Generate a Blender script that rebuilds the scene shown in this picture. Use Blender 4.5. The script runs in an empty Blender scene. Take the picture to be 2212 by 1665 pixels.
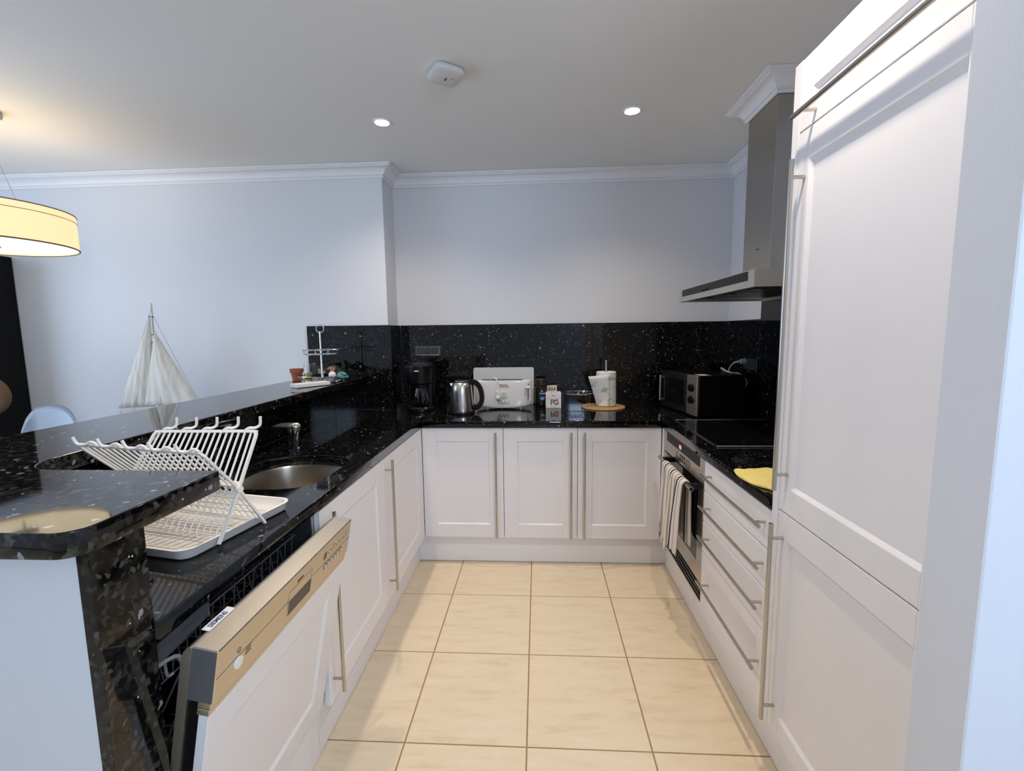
import bpy, bmesh, math, random
from mathutils import Vector, Matrix
from math import sin, cos, pi, radians as R

random.seed(7)
SC = bpy.context.scene
COL = SC.collection

# ---------------------------------------------------------------- camera
cam_d = bpy.data.cameras.new('camera')
cam_d.sensor_fit = 'HORIZONTAL'; cam_d.sensor_width = 36.0
cam_d.lens = 992.15 / 2212 * 36.0
cam_d.clip_start = 0.02; cam_d.clip_end = 60
cam = bpy.data.objects.new('camera', cam_d); COL.objects.link(cam)
rt = Vector((0.99837429, 0.05560423, -0.012528)); up = Vector((0.00610423, 0.11422628, 0.99343601))
fw = Vector((-0.05667028, 0.99189744, -0.11370116))
cam.matrix_world = Matrix(((rt.x, up.x, -fw.x, 0), (rt.y, up.y, -fw.y, 0), (rt.z, up.z, -fw.z, 1.41206), (0, 0, 0, 1)))
SC.camera = cam

# ---------------------------------------------------------------- world, lights, exposure
SC.view_settings.view_transform = 'Standard'
SC.view_settings.look = 'None'
SC.view_settings.gamma = 1.0
SC.view_settings.use_curve_mapping = False
SC.view_settings.exposure = 0.53
w = bpy.data.worlds.new('daylight'); SC.world = w; w.use_nodes = True
w.node_tree.nodes['Background'].inputs[0].default_value = (0.55, 0.68, 1.0, 1)
w.node_tree.nodes['Background'].inputs[1].default_value = 0.2

def area_light(name, loc, direction, sx, sy, power, color):
    d = bpy.data.lights.new(name, 'AREA'); d.shape = 'RECTANGLE'; d.size = sx; d.size_y = sy
    d.energy = power; d.color = color
    o = bpy.data.objects.new(name, d); COL.objects.link(o)
    o.location = loc
    o.rotation_euler = Vector(direction).to_track_quat('-Z', 'Z').to_euler()
    return o
# added rear fill lamp set high behind the camera; daylight from the dining side
area_light('rear_daylight_fill', (0.92, -1.42, 1.95), (0, 1, 0), 0.75, 0.6, 23, (0.58, 0.75, 1.0))
area_light('window_daylight_side', (-4.85, 1.0, 1.3), (1, 0, 0), 2.8, 2.0, 58, (0.54, 0.72, 1.0))
SPOT_POWER = 27.5
SPOT_COLOR = (1.0, 0.85, 0.70)

# ---------------------------------------------------------------- helpers
WM = {}
def wm(o): return WM.get(o.name, Matrix.Identity(4)) if o else Matrix.Identity(4)

def thing(name, label, cat, loc=(0, 0, 0), rz=0.0, group=None):
    o = bpy.data.objects.new(name, None); COL.objects.link(o)
    o.empty_display_size = 0.05
    o.location = loc; o.rotation_euler = (0, 0, rz)
    WM[o.name] = Matrix.Translation(Vector(loc)) @ Matrix.Rotation(rz, 4, 'Z')
    o['label'] = label; o['category'] = cat
    if group: o['group'] = group
    return o

def tag(o, label, cat, group=None):
    o['label'] = label; o['category'] = cat
    if group: o['group'] = group
    return o

def obj(name, bm, mat, parent=None, local=False, smooth=30, label=None):
    """one mesh object; world coordinates unless local (then the parent's own)"""
    if parent and not local:
        bm.transform(wm(parent).inverted())
    bmesh.ops.recalc_face_normals(bm, faces=bm.faces)
    me = bpy.data.meshes.new(name); bm.to_mesh(me); bm.free()
    if smooth is not None:
        me.polygons.foreach_set('use_smooth', [True] * len(me.polygons))
        me.set_sharp_from_angle(angle=R(smooth))
    if mat: me.materials.append(mat)
    o = bpy.data.objects.new(name, me); COL.objects.link(o)
    if parent:
        o.parent = parent; WM[o.name] = wm(parent)
    else:
        WM[o.name] = Matrix.Identity(4)
    if label: o['label'] = label
    return o

def struct(name, bm, mat, smooth=30):
    o = obj(name, bm, mat, None, smooth=smooth); o['kind'] = 'structure'
    return o

def dup(root, loc, rz=None, label=None, group=None):
    r = root.copy(); COL.objects.link(r); r.location = loc
    if rz is not None: r.rotation_euler = (0, 0, rz)
    if label: r['label'] = label
    if group: r['group'] = group
    for ch in root.children:
        c = ch.copy(); COL.objects.link(c); c.parent = r
        for g in ch.children:
            d = g.copy(); COL.objects.link(d); d.parent = c
    return r

B = bmesh.new

def box(bm, x0, x1, y0, y1, z0, z1, bev=0.0, seg=1):
    r = bmesh.ops.create_cube(bm, size=1.0)
    vs = r['verts']
    for v in vs:
        v.co = Vector(((x0 + x1) / 2 + v.co.x * (x1 - x0), (y0 + y1) / 2 + v.co.y * (y1 - y0), (z0 + z1) / 2 + v.co.z * (z1 - z0)))
    if bev > 0:
        es = list({e for v in vs for e in v.link_edges})
        bmesh.ops.bevel(bm, geom=es, offset=bev, segments=seg, profile=0.5, affect='EDGES')
    return bm

def frame_for(d):
    d = d.normalized()
    a = Vector((0, 0, 1)) if abs(d.z) < 0.9 else Vector((1, 0, 0))
    u = d.cross(a).normalized(); v = d.cross(u).normalized()
    return u, v

def cyl(bm, p0, p1, r0, r1=None, seg=16, caps=True):
    p0 = Vector(p0); p1 = Vector(p1); r1 = r0 if r1 is None else r1
    u, v = frame_for(p1 - p0)
    A = [bm.verts.new(p0 + u * (r0 * cos(2 * pi * i / seg)) + v * (r0 * sin(2 * pi * i / seg))) for i in range(seg)]
    Bv = [bm.verts.new(p1 + u * (r1 * cos(2 * pi * i / seg)) + v * (r1 * sin(2 * pi * i / seg))) for i in range(seg)]
    for i in range(seg):
        bm.faces.new((A[i], A[(i + 1) % seg], Bv[(i + 1) % seg], Bv[i]))
    if caps:
        bm.faces.new(A[::-1]); bm.faces.new(Bv)
    return bm

def tube(bm, pts, r, seg=8, closed=False):
    pts = [Vector(p) for p in pts]; n = len(pts); rings = []
    u = None
    for i in range(n):
        if closed: t = pts[(i + 1) % n] - pts[i - 1]
        else: t = pts[min(i + 1, n - 1)] - pts[max(i - 1, 0)]
        t.normalize()
        if u is None: u, v = frame_for(t)
        else:
            u = (u - t * u.dot(t))
            if u.length < 1e-6: u, v = frame_for(t)
            u.normalize()
        v = t.cross(u).normalized()
        rr = r[i] if isinstance(r, (list, tuple)) else r
        rings.append([bm.verts.new(pts[i] + u * (rr * cos(2 * pi * k / seg)) + v * (rr * sin(2 * pi * k / seg))) for k in range(seg)])
    m = n if closed else n - 1
    for i in range(m):
        a = rings[i]; b = rings[(i + 1) % n]
        sh = 0
        if closed and i == n - 1:
            sh = min(range(seg), key=lambda s: (a[0].co - b[s].co).length)
        for k in range(seg):
            bm.faces.new((a[k], a[(k + 1) % seg], b[(k + 1 + sh) % seg], b[(k + sh) % seg]))
    if not closed:
        bm.faces.new(rings[0][::-1]); bm.faces.new(rings[-1])
    return bm

def smooth_path(pts, n=6, closed=False):
    P = [Vector(p) for p in pts]; out = []
    m = len(P)
    rng = range(m) if closed else range(m - 1)
    for i in rng:
        if closed: p0, p1, p2, p3 = P[i - 1], P[i], P[(i + 1) % m], P[(i + 2) % m]
        else: p0, p1, p2, p3 = P[max(i - 1, 0)], P[i], P[i + 1], P[min(i + 2, m - 1)]
        for k in range(n):
            t = k / n
            out.append(0.5 * ((2 * p1) + (p2 - p0) * t + (2 * p0 - 5 * p1 + 4 * p2 - p3) * t * t + (3 * p1 - p0 - 3 * p2 + p3) * t ** 3))
    if not closed: out.append(P[-1])
    return out

def lathe(bm, prof, c=(0, 0, 0), seg=32, sx=1.0, sy=1.0):
    c = Vector(c); rings = []
    for r, z in prof:
        if r < 1e-6: rings.append([bm.verts.new(c + Vector((0, 0, z)))])
        else: rings.append([bm.verts.new(c + Vector((sx * r * cos(2 * pi * i / seg), sy * r * sin(2 * pi * i / seg), z))) for i in range(seg)])
    for a, b in zip(rings, rings[1:]):
        if len(a) == 1 and len(b) == 1: continue
        for i in range(seg):
            j = (i + 1) % seg
            if len(a) == 1: bm.faces.new((a[0], b[j], b[i]))
            elif len(b) == 1: bm.faces.new((a[i], a[j], b[0]))
            else: bm.faces.new((a[i], a[j], b[j], b[i]))
    return bm

def loft(bm, rings, caps=True, closed=True):
    V = [[bm.verts.new(Vector(p)) for p in ring] for ring in rings]
    n = len(V[0])
    for a, b in zip(V, V[1:]):
        for i in range(n if closed else n - 1):
            j = (i + 1) % n
            bm.faces.new((a[i], a[j], b[j], b[i]))
    if caps and closed:
        bm.faces.new(V[0][::-1]); bm.faces.new(V[-1])
    return bm

def rrect(x0, x1, y0, y1, r, seg=5):
    rs = r if isinstance(r, (list, tuple)) else (r, r, r, r)   # corners: x1y0, x1y1, x0y1, x0y0
    out = []
    for (cx, cy, a0, rr) in ((x1, y0, -90, rs[0]), (x1, y1, 0, rs[1]), (x0, y1, 90, rs[2]), (x0, y0, 180, rs[3])):
        sx = -1 if cx == x1 else 1; sy = -1 if cy == y1 else 1
        ox, oy = cx + sx * rr, cy + sy * rr
        for k in range(seg + 1):
            a = R(a0 + 90 * k / seg)
            out.append((ox + rr * cos(a), oy + rr * sin(a)))
    return out

def prism(bm, pts, z0, z1, f=None, bev=0.0, seg=2):
    """polygon pts extruded along third axis; f maps (a,b,c) to world"""
    f = f or (lambda a, b, c: (a, b, c))
    lo = [bm.verts.new(Vector(f(a, b, z0))) for a, b in pts]
    hi = [bm.verts.new(Vector(f(a, b, z1))) for a, b in pts]
    n = len(pts); fs = [bm.faces.new(lo[::-1]), bm.faces.new(hi)]
    for i in range(n):
        fs.append(bm.faces.new((lo[i], lo[(i + 1) % n], hi[(i + 1) % n], hi[i])))
    if bev:
        es = [e for e in {e for q in fs[:2] for e in q.edges}]
        bmesh.ops.bevel(bm, geom=es, offset=bev, segments=seg, profile=0.5, affect='EDGES')
    return bm

def curve_slab(outlines, z0, z1, bev=0.0):
    """flat shape with holes: first outline outer, the rest holes -> bmesh"""
    cu = bpy.data.curves.new('tmp', 'CURVE'); cu.dimensions = '2D'; cu.fill_mode = 'BOTH'
    h = (z1 - z0) / 2 - bev
    cu.extrude = h; cu.bevel_depth = bev; cu.bevel_resolution = 1; cu.offset = -bev
    for pts in outlines:
        s = cu.splines.new('POLY'); s.points.add(len(pts) - 1)
        for p, (x, y) in zip(s.points, pts): p.co = (x, y, 0, 1)
        s.use_cyclic_u = True
    o = bpy.data.objects.new('tmp', cu)
    me = bpy.data.meshes.new_from_object(o)
    bm = B(); bm.from_mesh(me); bmesh.ops.translate(bm, verts=bm.verts, vec=(0, 0, (z0 + z1) / 2))
    bmesh.ops.remove_doubles(bm, verts=bm.verts, dist=1e-6)
    bpy.data.objects.remove(o); bpy.data.curves.remove(cu); bpy.data.meshes.remove(me)
    return bm

def text_bm(s, size, origin, xd, yd, depth=0.0006, bold=0.0, shear=0.0, align='LEFT'):
    cu = bpy.data.curves.new('tmp', 'FONT'); cu.body = s; cu.size = size; cu.extrude = depth; cu.offset = bold
    cu.shear = shear; cu.align_x = align; cu.resolution_u = 3
    o = bpy.data.objects.new('tmp', cu); me = bpy.data.meshes.new_from_object(o)
    bm = B(); bm.from_mesh(me)
    xd = Vector(xd).normalized(); yd = Vector(yd).normalized(); zd = xd.cross(yd)
    M = Matrix(((xd.x, yd.x, zd.x, origin[0]), (xd.y, yd.y, zd.y, origin[1]), (xd.z, yd.z, zd.z, origin[2]), (0, 0, 0, 1)))
    bm.transform(M)
    bpy.data.objects.remove(o); bpy.data.curves.remove(cu); bpy.data.meshes.remove(me)
    return bm

def sweep(bm, path, prof, closed=False, flip=1):
    """mitred moulding: path in plan, prof = (offset, z) ring; offset goes to the right of travel"""
    P = [Vector((x, y)) for x, y in path]; n = len(P); rings = []
    for i in range(n):
        def nrm(a, b):
            d = (b - a).normalized(); return Vector((d.y, -d.x)) * flip
        if closed: n1, n2 = nrm(P[i - 1], P[i]), nrm(P[i], P[(i + 1) % n])
        else:
            n1 = nrm(P[i - 1], P[i]) if i > 0 else nrm(P[0], P[1])
            n2 = nrm(P[i], P[i + 1]) if i < n - 1 else n1
        m = n1 + n2; m = m / (m.length ** 2) * 2
        rings.append([(P[i].x + m.x * o, P[i].y + m.y * o, z) for o, z in prof])
    loft(bm, rings, caps=True)
    return bm

# ---------------------------------------------------------------- materials
def mat(name, col, rough=0.5, metal=0.0, spec=0.5, coat=0.0, emit=None, es=0.0, trans=0.0, ior=1.45, alpha=1.0):
    m = bpy.data.materials.new(name); m.use_nodes = True
    p = m.node_tree.nodes['Principled BSDF']
    p.inputs['Base Color'].default_value = (*col, 1); p.inputs['Roughness'].default_value = rough
    p.inputs['Metallic'].default_value = metal; p.inputs['Specular IOR Level'].default_value = spec
    p.inputs['Coat Weight'].default_value = coat; p.inputs['Coat Roughness'].default_value = 0.08
    p.inputs['Transmission Weight'].default_value = trans; p.inputs['IOR'].default_value = ior
    if emit: p.inputs['Emission Color'].default_value = (*emit, 1); p.inputs['Emission Strength'].default_value = es
    return m

def nodes(m): return m.node_tree.nodes, m.node_tree.links, m.node_tree.nodes['Principled BSDF']
def ramp(N, stops, interp='LINEAR'):
    r = N.new('ShaderNodeValToRGB'); e = r.color_ramp; e.interpolation = interp
    while len(e.elements) < len(stops): e.elements.new(0.5)
    for k, (p, c) in zip(e.elements, stops):
        k.position = p; k.color = (*c, 1)
    return r
def coords(N, L, scale=(1, 1, 1)):
    t = N.new('ShaderNodeTexCoord'); mp = N.new('ShaderNodeMapping'); mp.inputs['Scale'].default_value = scale
    L.new(t.outputs['Object'], mp.inputs['Vector']); return mp.outputs['Vector']
def grain(m, scale=300, strength=0.05, dist=0.001, sc=(1, 1, 1)):
    N, L, p = nodes(m); v = coords(N, L, sc)
    n = N.new('ShaderNodeTexNoise'); n.inputs['Scale'].default_value = scale; n.inputs['Detail'].default_value = 3
    L.new(v, n.inputs['Vector']); b = N.new('ShaderNodeBump'); b.inputs['Strength'].default_value = strength
    b.inputs['Distance'].default_value = dist; L.new(n.outputs['Fac'], b.inputs['Height']); L.new(b.outputs['Normal'], p.inputs['Normal'])
    return m

WALL = grain(mat('painted plaster', (0.74, 0.745, 0.77), 0.75, spec=0.25), 220, 0.12, 0.002)
CEIL = grain(mat('ceiling paint', (0.84, 0.835, 0.82), 0.85, spec=0.2), 260, 0.06, 0.002)
TRIM = mat('white gloss trim', (0.86, 0.86, 0.87), 0.45)
CAB = grain(mat('white satin lacquer', (0.83, 0.815, 0.83), 0.33, spec=0.45), 90, 0.015, 0.002)
PLINTH = mat('white plinth board', (0.84, 0.83, 0.835), 0.4)
STEEL = mat('brushed steel', (0.52, 0.485, 0.435), 0.27, 1.0)
HOODST = mat('hood steel', (0.42, 0.40, 0.37), 0.30, 1.0)
_N, _L, _p = HOODST.node_tree.nodes, HOODST.node_tree.links, HOODST.node_tree.nodes['Principled BSDF']
_t = _N.new('ShaderNodeTangent'); _t.direction_type = 'RADIAL'; _t.axis = 'Z'; _L.new(_t.outputs['Tangent'], _p.inputs['Tangent'])
_p.inputs['Anisotropic'].default_value = 0.92; _p.inputs['Anisotropic Rotation'].default_value = 0.25; _p.inputs['Roughness'].default_value = 0.2
LIGHTST = mat('light satin steel', (0.62, 0.60, 0.56), 0.38, 1.0)
DWST = grain(mat('dishwasher steel', (0.62, 0.56, 0.47), 0.34, 1.0), 40, 0.05, 0.001, (40, 1, 40))
CHROME = mat('chrome', (0.78, 0.78, 0.78), 0.06, 1.0)
SINK = grain(mat('sink steel', (0.46, 0.40, 0.33), 0.3, 1.0), 20, 0.06, 0.004)
BLACK = mat('black plastic', (0.004, 0.004, 0.0045), 0.28, spec=0.3)
GLOSSBLK = mat('gloss black glass', (0.006, 0.006, 0.007), 0.04, spec=0.6)
HOBGL = mat('hob glass', (0.004, 0.004, 0.0045), 0.05, spec=0.35)
DARKGREY = mat('dark grey enamel', (0.035, 0.037, 0.040), 0.35)
GREYGL = mat('grey display glass', (0.024, 0.026, 0.027), 0.4, spec=0.08)
WPLAST = mat('white plastic', (0.84, 0.82, 0.79), 0.35)
RACKP = mat('off white rack plastic', (0.88, 0.835, 0.765), 0.38)
CREAM = mat('cream toaster shell', (0.78, 0.75, 0.73), 0.22, coat=0.4)
WIRE = mat('coated wire', (0.10, 0.10, 0.10), 0.4)
WIREW = mat('pale coated wire', (0.30, 0.32, 0.33), 0.4)
GREYP = mat('grey plastic', (0.055, 0.057, 0.06), 0.5)
INK = mat('dark print', (0.03, 0.03, 0.035), 0.5)
PAPER = mat('white card', (0.80, 0.79, 0.78), 0.6)
RED = mat('red print', (0.50, 0.02, 0.02), 0.5)
GREENP = mat('green print', (0.02, 0.22, 0.07), 0.5)
NAVY = mat('navy print', (0.02, 0.04, 0.16), 0.5)
BLUEP = mat('pale blue print', (0.16, 0.34, 0.60), 0.5)
WHITEP = mat('white print', (0.8, 0.8, 0.8), 0.5)
JAR = mat('dark brown jar glass', (0.020, 0.010, 0.007), 0.12)
JARLID = mat('brown jar lid', (0.022, 0.014, 0.011), 0.4)
GLASS = mat('clear glass', (1, 1, 1), 0.0, trans=1.0, ior=1.45)
ACRYL = mat('clear acrylic', (0.66, 0.74, 0.84), 0.06, trans=0.72, ior=1.25)
TERRA = grain(mat('terracotta', (0.34, 0.10, 0.045), 0.8), 150, 0.2, 0.001)
DARKWOOD = mat('near black wood', (0.005, 0.005, 0.005), 0.6, spec=0.2)
OAK = grain(mat('pale wood', (0.30, 0.20, 0.12), 0.5), 30, 0.1, 0.002, (1, 12, 1))
BROWNF = grain(mat('brown fabric', (0.13, 0.075, 0.035), 0.9), 240, 0.4, 0.003)
SAIL = None
BULB = mat('lamp disc', (1, 1, 1), 0.5, emit=(1.0, 0.93, 0.84), es=30)
REDLED = mat('red clock digits', (0.3, 0.1, 0.1), 0.5, emit=(1.0, 0.45, 0.5), es=0.5)

def granite(name, stops):
    m = mat(name, (0.005, 0.005, 0.006), 0.05, spec=0.5)
    N, L, p = nodes(m); v = coords(N, L)
    nz = N.new('ShaderNodeTexNoise'); nz.inputs['Scale'].default_value = 160; L.new(v, nz.inputs['Vector'])
    mx = N.new('ShaderNodeMix'); mx.data_type = 'VECTOR'; mx.inputs['Factor'].default_value = 0.006
    L.new(v, mx.inputs['A']); L.new(nz.outputs['Color'], mx.inputs['B'])
    vo = N.new('ShaderNodeTexVoronoi'); vo.inputs['Scale'].default_value = 105; L.new(mx.outputs['Result'], vo.inputs['Vector'])
    sep = N.new('ShaderNodeSeparateColor'); L.new(vo.outputs['Color'], sep.inputs['Color'])
    base = ramp(N, [(0.0, (0.002, 0.002, 0.0025)), (0.40, (0.004, 0.004, 0.0045))] + stops, 'CONSTANT')
    L.new(sep.outputs['Red'], base.inputs['Fac'])
    # small bright flakes
    v2 = N.new('ShaderNodeTexVoronoi'); v2.inputs['Scale'].default_value = 165; L.new(v, v2.inputs['Vector'])
    s2 = N.new('ShaderNodeSeparateColor'); L.new(v2.outputs['Color'], s2.inputs['Color'])
    f1 = ramp(N, [(0.0, (0, 0, 0)), (0.990, (1, 1, 1))], 'CONSTANT'); L.new(s2.outputs['Green'], f1.inputs['Fac'])
    d1 = ramp(N, [(0.0, (1, 1, 1)), (0.30, (1, 1, 1)), (0.38, (0, 0, 0))]); L.new(v2.outputs['Distance'], d1.inputs['Fac'])
    mu = N.new('ShaderNodeMath'); mu.operation = 'MULTIPLY'; L.new(f1.outputs['Color'], mu.inputs[0]); L.new(d1.outputs['Color'], mu.inputs[1])
    fc = ramp(N, [(0.0, (0.35, 0.38, 0.42)), (0.6, (0.45, 0.44, 0.40)), (1.0, (0.62, 0.66, 0.70))]); L.new(s2.outputs['Blue'], fc.inputs['Fac'])
    m2 = N.new('ShaderNodeMix'); m2.data_type = 'RGBA'; L.new(mu.outputs[0], m2.inputs['Factor']); L.new(base.outputs['Color'], m2.inputs['A']); L.new(fc.outputs['Color'], m2.inputs['B'])
    L.new(m2.outputs['Result'], p.inputs['Base Color'])
    return m
GRAN = granite('black pearl granite', [(0.70, (0.008, 0.008, 0.0075)), (0.92, (0.018, 0.018, 0.015)), (0.972, (0.040, 0.041, 0.037)), (0.995, (0.20, 0.23, 0.25))])
GRANC = granite('coarse black pearl granite', [(0.55, (0.012, 0.0115, 0.0095)), (0.76, (0.026, 0.025, 0.019)), (0.91, (0.044, 0.045, 0.038)), (0.965, (0.065, 0.066, 0.058)), (0.991, (0.24, 0.27, 0.29))])

def tile_mat():
    m = mat('beige travertine tile', (0.6, 0.5, 0.38), 0.16, spec=0.4)
    N, L, p = nodes(m)
    t = N.new('ShaderNodeTexCoord'); oi = N.new('ShaderNodeObjectInfo')
    ad = N.new('ShaderNodeVectorMath'); ad.operation = 'MULTIPLY_ADD'
    L.new(oi.outputs['Random'], ad.inputs[0]); ad.inputs[1].default_value = (40, 70, 13); L.new(t.outputs['Object'], ad.inputs[2])
    mp = N.new('ShaderNodeMapping'); mp.inputs['Scale'].default_value = (5, 22, 1); L.new(ad.outputs[0], mp.inputs['Vector'])
    n = N.new('ShaderNodeTexNoise'); n.inputs['Scale'].default_value = 1.2; n.inputs['Detail'].default_value = 6; n.inputs['Roughness'].default_value = 0.62
    L.new(mp.outputs['Vector'], n.inputs['Vector'])
    r = ramp(N, [(0.25, (0.68, 0.54, 0.37)), (0.45, (0.77, 0.64, 0.46)), (0.6, (0.79, 0.66, 0.485)), (0.8, (0.83, 0.72, 0.56))])
    L.new(n.outputs['Fac'], r.inputs['Fac']); L.new(r.outputs['Color'], p.inputs['Base Color'])
    return m
TILE = tile_mat()
GROUT = grain(mat('brown grout', (0.33, 0.22, 0.10), 0.9), 300, 0.2, 0.001)

def cork():
    m = mat('cork', (0.45, 0.26, 0.12), 0.8); N, L, p = nodes(m); v = coords(N, L)
    n = N.new('ShaderNodeTexNoise'); n.inputs['Scale'].default_value = 260; L.new(v, n.inputs['Vector'])
    r = ramp(N, [(0.3, (0.33, 0.17, 0.07)), (0.6, (0.55, 0.33, 0.16))]); L.new(n.outputs['Fac'], r.inputs['Fac']); L.new(r.outputs['Color'], p.inputs['Base Color'])
    return m
CORK = cork()

def sailcloth():
    m = mat('cream sailcloth', (0.66, 0.63, 0.56), 0.9, spec=0.1); N, L, p = nodes(m); v = coords(N, L, (9, 9, 1.2))
    n = N.new('ShaderNodeTexNoise'); n.inputs['Scale'].default_value = 5; L.new(v, n.inputs['Vector'])
    r = ramp(N, [(0.3, (0.62, 0.59, 0.52)), (0.65, (0.74, 0.72, 0.68))]); L.new(n.outputs['Fac'], r.inputs['Fac']); L.new(r.outputs['Color'], p.inputs['Base Color'])
    return m
SAIL = sailcloth()

def towel_mat():
    m = mat('striped terry cotton', (0.8, 0.78, 0.76), 0.95, spec=0.1); N, L, p = nodes(m)
    uv = N.new('ShaderNodeUVMap'); uv.uv_map = 'stripe'
    sp = N.new('ShaderNodeSeparateXYZ'); L.new(uv.outputs['UV'], sp.inputs['Vector'])
    fr = N.new('ShaderNodeMath'); fr.operation = 'FRACT'; L.new(sp.outputs['X'], fr.inputs[0])
    wh = (0.74, 0.70, 0.68); be = (0.42, 0.33, 0.22); nv = (0.022, 0.022, 0.045)
    r = ramp(N, [(0, wh), (0.16, be), (0.30, wh), (0.48, nv), (0.62, wh), (0.76, be), (0.87, wh)], 'CONSTANT')
    L.new(fr.outputs[0], r.inputs['Fac']); L.new(r.outputs['Color'], p.inputs['Base Color'])
    t = N.new('ShaderNodeTexNoise'); t.inputs['Scale'].default_value = 700; v = coords(N, L); L.new(v, t.inputs['Vector'])
    b = N.new('ShaderNodeBump'); b.inputs['Strength'].default_value = 0.4; b.inputs['Distance'].default_value = 0.002
    L.new(t.outputs['Fac'], b.inputs['Height']); L.new(b.outputs['Normal'], p.inputs['Normal'])
    return m
TOWEL = towel_mat()
YCLOTH = grain(mat('yellow cleaning cloth', (0.78, 0.65, 0.22), 0.9, spec=0.15), 500, 0.5, 0.002)

def paper_towel():
    m = mat('printed kitchen paper', (0.8, 0.79, 0.77), 0.9, spec=0.1); N, L, p = nodes(m); v = coords(N, L)
    n = N.new('ShaderNodeTexNoise'); n.inputs['Scale'].default_value = 17; n.inputs['Detail'].default_value = 5; n.inputs['Roughness'].default_value = 0.6; L.new(v, n.inputs['Vector'])
    r = ramp(N, [(0.56, (0.80, 0.79, 0.77)), (0.595, (0.52, 0.62, 0.50)), (0.70, (0.30, 0.45, 0.33))]); L.new(n.outputs['Fac'], r.inputs['Fac'])
    L.new(r.outputs['Color'], p.inputs['Base Color'])
    return m
PTOWEL = paper_towel()

def shade_mat():
    m = mat('cream lampshade fabric', (0.85, 0.72, 0.48), 0.9, spec=0.1, emit=(1.0, 0.70, 0.34), es=0.60)
    return m
SHADE = shade_mat()
DIFF = mat('lamp diffuser', (0.9, 0.85, 0.75), 0.6, emit=(1.0, 0.80, 0.48), es=1.15)
TEAL = mat('teal glazed fish', (0.10, 0.30, 0.29), 0.25)
FOIL = mat('black snack foil', (0.012, 0.011, 0.011), 0.28)
NUT = mat('printed nuts', (0.42, 0.20, 0.07), 0.5)
YELLOW = mat('yellow lemon filling', (0.62, 0.50, 0.03), 0.4)
BEIGE = mat('beige sachet', (0.62, 0.56, 0.47), 0.5)

# ---------------------------------------------------------------- key planes (metres)
CT, CU = 0.900, 0.8614            # worktop top / underside
CL, CR, CB = -0.6931, 0.7114, 2.6411   # worktop front edges left, right, back
DL, DR, DBK = -0.697, 0.716, 2.66      # door faces
WB, WL_, WXL, WXR = 3.318, 3.092, -1.0146, 1.332   # walls: back, dining back, return, right
SB, SLft, SXL, SXR = 3.300, 3.074, -0.9915, 1.310  # granite splashback faces
ST = 1.475
CEILZ = 2.505
BZ0, BZ1 = 1.089, 1.130           # breakfast bar slab

# ---------------------------------------------------------------- room shell
bm = B(); box(bm, -5.1, 1.45, -1.7, 3.42, -0.10, -0.0014); floor = struct('floor', bm, GROUT)
T, TY, JX, JY = 0.4255, 0.4566, -0.0464, 2.3374
tile_me = None
for i in range(-12, 4):
    for j in range(-8, 3):
        x0 = JX + i * T; y0 = JY + j * TY
        if y0 > 3.0 or x0 > 1.25: continue
        if tile_me is None:
            bm = B(); box(bm, 0.0026, T - 0.0026, 0.0026, TY - 0.0026, -0.004, 0.0, 0.0008)
            t = obj('tile', bm, TILE, floor, local=True); tile_me = t.data
        else:
            t = bpy.data.objects.new('tile', tile_me); COL.objects.link(t); t.parent = floor
        t.location = (x0, y0, 0)
bm = B(); box(bm, -5.1, 1.45, -1.7, 3.42, CEILZ, CEILZ + 0.1); struct('ceiling', bm, CEIL)
bm = B(); box(bm, WXL, WXR + 0.1, WB, WB + 0.1, 0, CEILZ); struct('wall_back', bm, WALL)
bm = B(); box(bm, -5.1, WXL, WL_, WB + 0.1, 0, CEILZ); struct('wall_dining', bm, WALL)
bm = B(); box(bm, WXR, WXR + 0.1, 0.718, WB, 0, CEILZ); struct('wall_right', bm, WALL)
bm = B(); box(bm, 0.60, WXR + 0.1, 0.624, 0.718, 0, CEILZ, 0.002); struct('wall_pier', bm, WALL)
bm = B(); box(bm, WXR, WXR + 0.1, -1.5, 0.624, 0, CEILZ); struct('wall_near', bm, WALL)
bm = B()   # wall behind the camera, its high opening added round the rear fill lamp
for x0, x1, z0, z1 in ((-5.1, 0.5, 0, CEILZ), (1.32, 1.45, 0, CEILZ), (0.5, 1.32, 0, 1.6), (0.5, 1.32, 2.3, CEILZ)): box(bm, x0, x1, -1.6, -1.5, z0, z1)
struct('wall_window', bm, WALL)
bm = B()
for x in (0.5, 0.89, 1.28): box(bm, x, x + 0.04, -1.58, -1.52, 1.6, 2.3)
for z in (1.6, 2.26): box(bm, 0.54, 1.28, -1.58, -1.52, z, z + 0.04)
struct('added_window_1', bm, TRIM)  # unseen frame added round the rear fill lamp
bm = B(); box(bm, -5.2, -5.1, -1.7, 3.42, 0, CEILZ); struct('wall_left', bm, WALL)

crown = [(0, 2.430), (0.010, 2.430), (0.013, 2.434), (0.013, 2.441), (0.010, 2.443), (0.012, 2.446), (0.019, 2.447),
         (0.021, 2.456), (0.027, 2.466), (0.037, 2.476), (0.050, 2.483), (0.062, 2.486), (0.066, 2.486), (0.066, 2.491), (0.074, 2.492), (0.074, 2.496),
         (0.082, 2.497), (0.084, 2.5035), (0, 2.5035)]
bm = B(); sweep(bm, [(-5.1, WL_), (WXL, WL_), (WXL, WB), (WXR, WB), (WXR, 2.468)], crown); struct('trim_1', bm, TRIM, 25)
bm = B(); sweep(bm, [(WXR, 2.470), (1.048, 2.470), (1.048, 2.185), (WXR, 2.185)], crown); struct('trim_2', bm, TRIM, 25)
# half wall that carries the breakfast bar
bm = B(); box(bm, -1.54, -1.310, 0.7455, 3.0735, 0, BZ0); box(bm, -1.54, -0.7225, 0.643, 0.7445, 0, BZ0); struct('wall_half', bm, WALL)

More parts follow.
